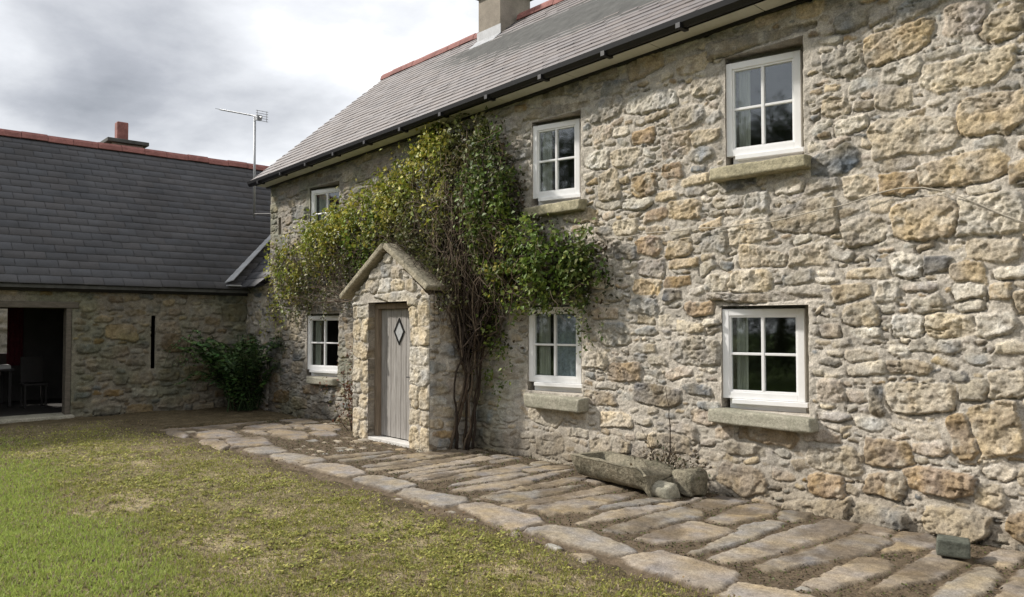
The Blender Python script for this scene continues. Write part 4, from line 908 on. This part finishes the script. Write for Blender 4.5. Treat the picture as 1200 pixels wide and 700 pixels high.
for k in range(520):
    x = rr.uniform(-9.0, -7.0) if rr.random() < .6 else rr.uniform(-13.6, -6.0); z = rr.uniform(1.9, 3.9) if x > -9.3 else rr.uniform(2.0, 3.1)
    if x > -6.95: z = rr.uniform(1.75, 2.7)
    y = WY - .05 - float(bulge(x, z)) * rr.uniform(.75, 1.12); L_ = rr.uniform(.2, .7); a = rr.gauss(-1.3, .7)
    e = Vector((x + math.cos(a) * L_, y + rr.gauss(0, .05), z + math.sin(a) * L_))
    if -10.15 < min(x, e.x) and max(x, e.x) < -7.85 and min(z, e.z) < 2.75 - .52 * abs(x + 8.98): continue
    if e.z > 4.15 or (-6.95 < e.x < -6.0 and (e.z < 1.7 or e.z > 2.85)): continue
    pts, rd = walk((x, y, z), e, 6, rr.uniform(.0025, .005), .0015, .035); g.tube(pts, rd, 3, rr.choice([(.16, .12, .085), (.12, .09, .065), (.20, .16, .12)]), cap=False)
for k in range(150):
    p = Vector((rr.gauss(-7.84, .12), rr.uniform(5.75, 6.3), rr.uniform(1.9, 2.5))); e = p + Vector((rr.gauss(.02, .12), rr.gauss(0, .1), -rr.uniform(.1, .5))); pts, rd = walk(p, e, 4, .004, .0015, .03); g.tube(pts, rd, 3, rr.choice(BR), cap=False)
for k in range(260):
    t = rr.random(); p = Vector((-8.95 + t * 1.05, rr.uniform(5.72, 6.36), 2.72 - t * .58)); e = p + Vector((rr.gauss(0, .2), rr.gauss(-.02, .12), rr.uniform(-.02, .2)))
    pts, rd = walk(p, e, 4, .004, .0015, .03); g.tube(pts, rd, 3, rr.choice(BR), cap=False)
g.build('stems', M['bark'], vine, True)

# ---- reddish bare climber left of the porch door
ro = empty('rose_bush', (-10.3, 5.95, 0), 'thin rose bush with reddish leaves left of the porch door', 'rose bush')
g = MB(); tips = []
for k in range(16):
    e = Vector((-10.3 + rr.gauss(0, .35), 6.0 + rr.gauss(0, .15), rr.uniform(.5, 1.45))); pts, rd = walk((-10.3 + rr.uniform(-.1, .1), 5.98, -.05), e, 8, .007, .002, .03); g.tube(pts, rd, 4, rr.choice(BR)); tips += pts[3:]
g.build('stems', M['bark'], ro, True)
tp = np.array([t[:] for t in tips]); n = 620; j = rng.integers(0, len(tp), n); P = tp[j] + rng.normal(size=(n, 3)) * .06
nn = rng.normal(size=(n, 3)) + np.array([-.3, -.6, .5]); nn /= np.linalg.norm(nn, axis=1)[:, None]
leaf_mesh(P, nn, rng.uniform(.014, .032, n), np.array(LEAFC['r'])[rng.integers(0, 3, n)] * rng.uniform(.7, 1.3, n)[:, None], 'foliage', M['leaf'], ro)

# ---- big dark fern in the corner between the buildings
fe = empty('fern', (-14.3, 5.98, 0), 'large dark green fern with arching fronds in the corner', 'fern')
fp = []; fn = []; fs = []; fc = []; g = MB()
for k in range(40):
    az = rr.uniform(0, 6.283); L_ = rr.uniform(1.0, 2.1); up = rr.uniform(.9, 1.95)
    b0 = Vector((-14.3 + rr.gauss(0, .16), 5.98 + rr.gauss(0, .14), 0))
    d = Vector((math.cos(az) * .8, math.sin(az) * .9, 0))
    pts = []
    for i in range(15):
        t = i / 14; q = b0 + d * (L_ * .85 * t) + Vector((0, 0, up * 1.25 * (t * 1.6 - t * t * (1.0 + .3 * rr.random()))))
        q.x = max(q.x, OX + .06); q.y = min(q.y, WY - .04); pts.append(q)
    g.tube(pts, [.011 - .009 * i / 14 for i in range(15)], 4, (.03, .05, .02), cap=False)
    pal = LEAFC['f']; tone = rr.uniform(.6, 1.4)
    for i in range(2, 29):
        t = i / 29 * 14; a = pts[int(t)].lerp(pts[min(int(t) + 1, 14)], t - int(t)); ax = (pts[min(int(t) + 1, 14)] - pts[int(t)]).normalized() if int(t) < 14 else ax
        sdv = ax.cross(Vector((0, 0, 1))).normalized(); wl = .16 * math.sin(math.pi * (i / 29) ** .7) + .02
        for s in (-1, 1):
            for m in (.35, .8):
                fp.append(a + sdv * s * wl * m + Vector((0, 0, -.05 * m * wl / .16))); nv_ = (Vector((0, 0, 1)) + sdv * s * .35 + Vector((rr.gauss(0, .2), rr.gauss(0, .2), 0))).normalized(); fn.append(nv_); fs.append(wl * .34 + .006)
                c = pal[rr.randrange(3)]; fc.append([v_ * tone * rr.uniform(.8, 1.2) for v_ in c])
g.build('stalks', M['bark'], fe, True)
leaf_mesh(np.array([p[:] for p in fp]), np.array([p[:] for p in fn]), np.array(fs), np.array(fc), 'foliage', M['leaf'], fe, asp=.5, curl=.1)

# ================================================================== SMALL THINGS BY THE WALL
# D-shaped granite trough, hollow, its right end broken
def trough():
    import bmesh
    g = []; nx, na = 34, 26
    x0, x1 = -5.62, -4.52; ang = R(-7)
    V = []; F = []
    def ring(t, inner):
        x = t * (x1 - x0); pts = []
        rx = .23; hz = .245
        endr = min(1, max(.25, math.sqrt(max(0, 1 - ((t - .5) * 2) ** 10))))
        w = rx * (.86 + .14 * endr) * (1 - .0 * t); 
        if inner: w -= .075
        zb = .015 if not inner else .13
        for k in range(na):
            s = k / (na - 1) * 2 - 1
            y = w * np.sign(s) * (1 - (1 - abs(s)) ** 1.6)
            z = hz if abs(s) == 1 else zb + (hz - zb) * (abs(y) / w) ** 3.2
            pts.append((x, y, z))
        return pts
    outer = [ring(i / (nx - 1), False) for i in range(nx)]
    innr = [ring(.085 + .80 * i / (nx - 1), True) for i in range(nx)]
    for rg in outer: V += rg
    o2 = len(V)
    for rg in innr: V += rg
    for i in range(nx - 1):
        for k in range(na - 1):
            a = i * na + k; F.append((a, a + na, a + na + 1, a + 1))
            F.append((o2 + a, o2 + a + 1, o2 + a + na + 1, o2 + a + na))
    for side in (0, na - 1):
        for i in range(nx - 1):
            a = i * na + side; F.append((a, a + na, o2 + a + na, o2 + a))
    F.append([k for k in range(na)]); F.append([(nx - 1) * na + k for k in range(na)][::-1])
    F.append([o2 + k for k in range(na)][::-1]); F.append([o2 + (nx - 1) * na + k for k in range(na)])
    F.append((0, na - 1, o2 + na - 1, o2)); e = (nx - 1) * na; F.append((e + na - 1, e, o2 + e, o2 + e + na - 1))
    P = np.array(V); d = fbm(P[:, 0] * 1 + P[:, 1] * .6, P[:, 2] + P[:, 1], .16, 3, 7) * .02 + fbm(P[:, 0], P[:, 2] + P[:, 1] * .9, .05, 2, 8) * .008
    P[:, 1] += d * np.sign(P[:, 1]); P[:, 2] += d * .7
    brk = smooth(.93, 1.12, P[:, 0]) ; P[:, 2] -= brk * .10 * (.5 + fbm(P[:, 1] * 3, P[:, 0], .1, 2, 4))
    c, s = math.cos(ang), math.sin(ang)
    W = np.stack([x0 + P[:, 0] * c - P[:, 1] * s, 6.00 + P[:, 0] * s + P[:, 1] * c, P[:, 2] + .02], 1)
    me = bpy.data.meshes.new('stone_trough'); me.from_pydata([tuple(p) for p in W], [], F); me.update()
    for p in me.polygons: p.use_smooth = True
    me.materials.append(M['old_granite']); o = bpy.data.objects.new('stone_trough', me); link(o)
    md = o.modifiers.new('Bevel', 'BEVEL'); md.width = .012; md.segments = 2; md.limit_method = 'ANGLE'
    return o
tag(trough(), 'long hollow granite trough with a broken right end, below the wall', 'trough')
def rock(name, c, s, material, label, cat, group=None, seed=0):
    import bmesh
    bm = bmesh.new(); bmesh.ops.create_icosphere(bm, subdivisions=4, radius=1)
    pos = np.array([v.co[:] for v in bm.verts])
    d = 1 + .5 * fbm(pos[:, 0] + seed, pos[:, 1] + pos[:, 2] * 1.3, .9, 2, seed) + .12 * fbm(pos[:, 0] * 1.2 + pos[:, 2], pos[:, 1] + seed, .35, 3, seed + 1)
    for v, k in zip(bm.verts, d):
        q = v.co * float(k); q = Vector([math.copysign(abs(t) ** .62, t) for t in q]); v.co = Vector((c[0] + q.x * s[0], c[1] + q.y * s[1], c[2] + q.z * s[2]))
    me = bpy.data.meshes.new(name); bm.to_mesh(me); bm.free()
    for p in me.polygons: p.use_smooth = True
    me.materials.append(material); o = bpy.data.objects.new(name, me); link(o); tag(o, label, cat, group); return o
rock('boulder', (-4.40, 6.10, .12), (.135, .13, .13), M['old_granite'], 'rough brown boulder leaning at the broken end of the trough', 'boulder', seed=3)
rock('boulder', (-4.50, 5.84, .07), (.13, .10, .09), M['granite'], 'small dark rock in front of the broken trough end', 'boulder', seed=9)
# dry twiggy plant behind the trough
tw = empty('dry_plant', (-4.72, 6.2, 0), 'bare dry twigs standing between the trough and the wall', 'plant')
g = MB(); pts, rd = walk((-4.72, 6.2, .1), (-4.78, 6.25, .98), 10, .009, .003, .012); g.tube(pts, rd, 5, BR[1])
for k in range(34):
    a = Vector((-4.68 + rr.gauss(0, .1), 6.15 + rr.gauss(0, .05), rr.uniform(.1, .25))); e = a + Vector((rr.gauss(0, .2), rr.gauss(-.02, .06), rr.uniform(.08, .4))); e.y = min(e.y, WY - .06); p2, r2 = walk(a, e, 4, .004, .0015, .02); g.tube(p2, r2, 3, rr.choice(BR), cap=False)
g.build('stems', M['bark'], tw, True)
n = 260; P = np.stack([-4.6 + rng.normal(0, .2, n), 6.12 + rng.normal(0, .06, n), np.abs(rng.normal(.2, .09, n)) + .06], 1); nn = rng.normal(size=(n, 3)) + np.array([0, -.5, .6]); nn /= np.linalg.norm(nn, axis=1)[:, None]
leaf_mesh(P, nn, rng.uniform(.01, .024, n), np.array([(.09, .07, .045), (.13, .10, .06), (.06, .07, .03)])[rng.integers(0, 3, n)], 'withered_leaves', M['leaf'], tw)
# mossy block on the path
import bmesh
o = stone_block('concrete_block', (-.10, -.075, 0), (.10, .075, .115), M['mossy'], None, jit=.004, rough=.006, bevel=.01)
o.location = (-2.03, 5.80, .03); o.rotation_euler = (0, R(2), R(20))
tag(o, 'greenish mossy block lying on the path near the wall', 'block')

# ================================================================== TREES across the yard, mirrored in the panes
def tree(x, y, H, rad, seed):
    q = np.random.default_rng(seed); r_ = random.Random(seed)
    t = empty('tree', (x, y, 0), 'dark tree mirrored in the glass of the upper right window', 'tree', 'trees mirrored in the window panes')
    g = MB(); g.tube([(x, y, -.1), (x + .2, y, H * .35), (x, y + .2, H * .75)], [.3, .22, .08], 8, (.09, .07, .05))
    cs = []
    for k in range(14):
        a = r_.uniform(0, 6.283); z = r_.uniform(.3, .95) * H; w = rad * r_.uniform(.3, 1) * (1.1 - .6 * abs(z / H - .5)); c = (x + math.cos(a) * w, y + math.sin(a) * w, z); cs.append(c)
        g.tube([(x, y, z * .72), ((x + c[0]) / 2, (y + c[1]) / 2, z * .92), c], [.09, .06, .02], 5, (.09, .07, .05))
    g.build('trunk', M['bark'], t, True)
    n = 11000; cs = np.array(cs); j = q.integers(0, len(cs), n); P = cs[j] + q.normal(size=(n, 3)) * np.array([.9, .9, .7]) * rad * .3
    P[:, 2] = np.maximum(P[:, 2], .3); nn = q.normal(size=(n, 3)) + np.array([0, 0, .5]); nn /= np.linalg.norm(nn, axis=1)[:, None]
    leaf_mesh(P, nn, q.uniform(.07, .16, n), np.array(LEAFC['d'])[q.integers(0, 3, n)] * q.uniform(.3, .6, n)[:, None], 'crown', M['leaf'], t)
for k, (x, y, H, rad) in enumerate([(-13.5, -24, 12.5, 3.4), (-9.3, -25, 13, 3.2), (-5.6, -24, 10.8, 3.1), (-2.2, -25.5, 11.8, 3.2), (1.8, -24, 11, 3.4), (6, -25, 12.5, 3.4), (-18, -25, 13, 3.6)]):
    tree(x, y, H, rad, 200 + k)
def hedge():  # unseen hedge, added and sized to darken the lower window reflections
    n = 70000; x = rng.uniform(-15, 12, n); hgt = 4.6 + fbm(x, x * 0, 2, 3, 140) * .7
    P = np.stack([x, -9 + rng.normal(0, .5, n), rng.random(n) ** .8 * hgt], 1); nn = rng.normal(size=(n, 3)) + np.array([0, .3, .4]); nn /= np.linalg.norm(nn, axis=1)[:, None]
    o = leaf_mesh(P, nn, rng.uniform(.04, .085, n), np.array(LEAFC['d'])[rng.integers(0, 3, n)] * rng.uniform(.25, .5, n)[:, None], 'hedge', M['leaf'], None)
    tag(o, 'unseen dense hedge added so that the lower windows mirror something dark', 'hedge')
hedge()

# ================================================================== SKY, SUN, CAMERA
SUN_EL = R(35); SUN_AZ = R(57)        # from the wall's normal towards -x
sd = Vector((-math.sin(SUN_AZ) * math.cos(SUN_EL), -math.cos(SUN_AZ) * math.cos(SUN_EL), math.sin(SUN_EL)))
li = bpy.data.lights.new('Sun', 'SUN'); li.energy = 3.3; li.angle = R(3); li.color = (1.0, .945, .87)
so_ = bpy.data.objects.new('sun', li); so_.rotation_euler = sd.to_track_quat('Z', 'Y').to_euler(); so_.location = sd * 60; col.objects.link(so_)
w = bpy.data.worlds.new('World'); sc.world = w; w.use_nodes = True
nt = w.node_tree; N = nt.nodes; L = nt.links
sk = N.new('ShaderNodeTexSky'); sk.sky_type = 'NISHITA'; sk.sun_disc = False; sk.sun_elevation = SUN_EL
sk.sun_rotation = math.atan2(sd.x, sd.y)
bg = N['Background']; bg.inputs['Strength'].default_value = .09; L.new(sk.outputs[0], bg.inputs['Color'])
tc = N.new('ShaderNodeTexCoord'); sp = N.new('ShaderNodeSeparateXYZ'); L.new(tc.outputs['Generated'], sp.inputs[0])
def math_(op, a, b=None):
    n = N.new('ShaderNodeMath'); n.operation = op
    for i, v_ in enumerate((a, b)):
        if v_ is None: continue
        if isinstance(v_, (int, float)): n.inputs[i].default_value = v_
        else: L.new(v_, n.inputs[i])
    return n.outputs[0]
zz = math_('ADD', math_('MAXIMUM', sp.outputs['Z'], 0.0), .22)
cmb = N.new('ShaderNodeCombineXYZ'); L.new(math_('DIVIDE', sp.outputs['X'], zz), cmb.inputs[0]); L.new(math_('DIVIDE', sp.outputs['Y'], zz), cmb.inputs[1])
n1 = N.new('ShaderNodeTexNoise'); n1.inputs['Scale'].default_value = 1.35; n1.inputs['Detail'].default_value = 9; n1.inputs['Roughness'].default_value = .52; n1.inputs['Distortion'].default_value = .25
L.new(cmb.outputs[0], n1.inputs['Vector'])
# one heavy dark cloud stands in the west
dv = N.new('ShaderNodeVectorMath'); dv.operation = 'DISTANCE'
L.new(tc.outputs['Generated'], dv.inputs[0]); dv.inputs[1].default_value = (-.926, .2105, .313)
blob = N.new('ShaderNodeMapRange'); blob.inputs['From Min'].default_value = .02; blob.inputs['From Max'].default_value = .21; blob.inputs['To Min'].default_value = .29; blob.inputs['To Max'].default_value = 0; blob.interpolation_type = 'SMOOTHSTEP'
L.new(dv.outputs['Value'], blob.inputs['Value'])
n2 = N.new('ShaderNodeTexNoise'); n2.inputs['Scale'].default_value = 5.5; n2.inputs['Detail'].default_value = 8; n2.inputs['Roughness'].default_value = .6; L.new(cmb.outputs[0], n2.inputs['Vector'])
val = math_('SUBTRACT', math_('ADD', n1.outputs['Fac'], math_('MULTIPLY', math_('SUBTRACT', n2.outputs['Fac'], .5), .22)), blob.outputs[0])
rp = N.new('ShaderNodeValToRGB'); cr = rp.color_ramp
cr.elements[0].position = .05; cr.elements[0].color = (.18, .19, .21, 1); cr.elements[1].position = .60; cr.elements[1].color = (.76, .755, .75, 1)
e = cr.elements.new(.22); e.color = (.29, .30, .325, 1); e = cr.elements.new(.36); e.color = (.43, .44, .46, 1); e = cr.elements.new(.50); e.color = (.57, .58, .60, 1)
L.new(val, rp.inputs['Fac'])
b2 = N.new('ShaderNodeBackground'); b2.inputs['Strength'].default_value = 1.12; L.new(rp.outputs[0], b2.inputs['Color'])
mx = N.new('ShaderNodeMixShader'); mx.inputs[0].default_value = .93
L.new(bg.outputs[0], mx.inputs[1]); L.new(b2.outputs[0], mx.inputs[2]); L.new(mx.outputs[0], N['World Output'].inputs['Surface'])

cam = bpy.data.cameras.new('Camera'); cam.sensor_width = 36; cam.lens = 915 / 1200 * 36; cam.clip_start = .05; cam.clip_end = 1000
co = bpy.data.objects.new('camera', cam); co.location = (0, 0, CAM_H); co.rotation_euler = (R(90) + math.atan(30 / 915), 0, R(48.5)); col.objects.link(co); sc.camera = co
vs = sc.view_settings; vs.view_transform = 'Standard'; vs.look = 'None'; vs.exposure = .66; vs.gamma = 1; vs.use_curve_mapping = False
sc.render.engine = 'CYCLES'; sc.cycles.max_bounces = 8; sc.cycles.transparent_max_bounces = 12; sc.cycles.use_denoising = True
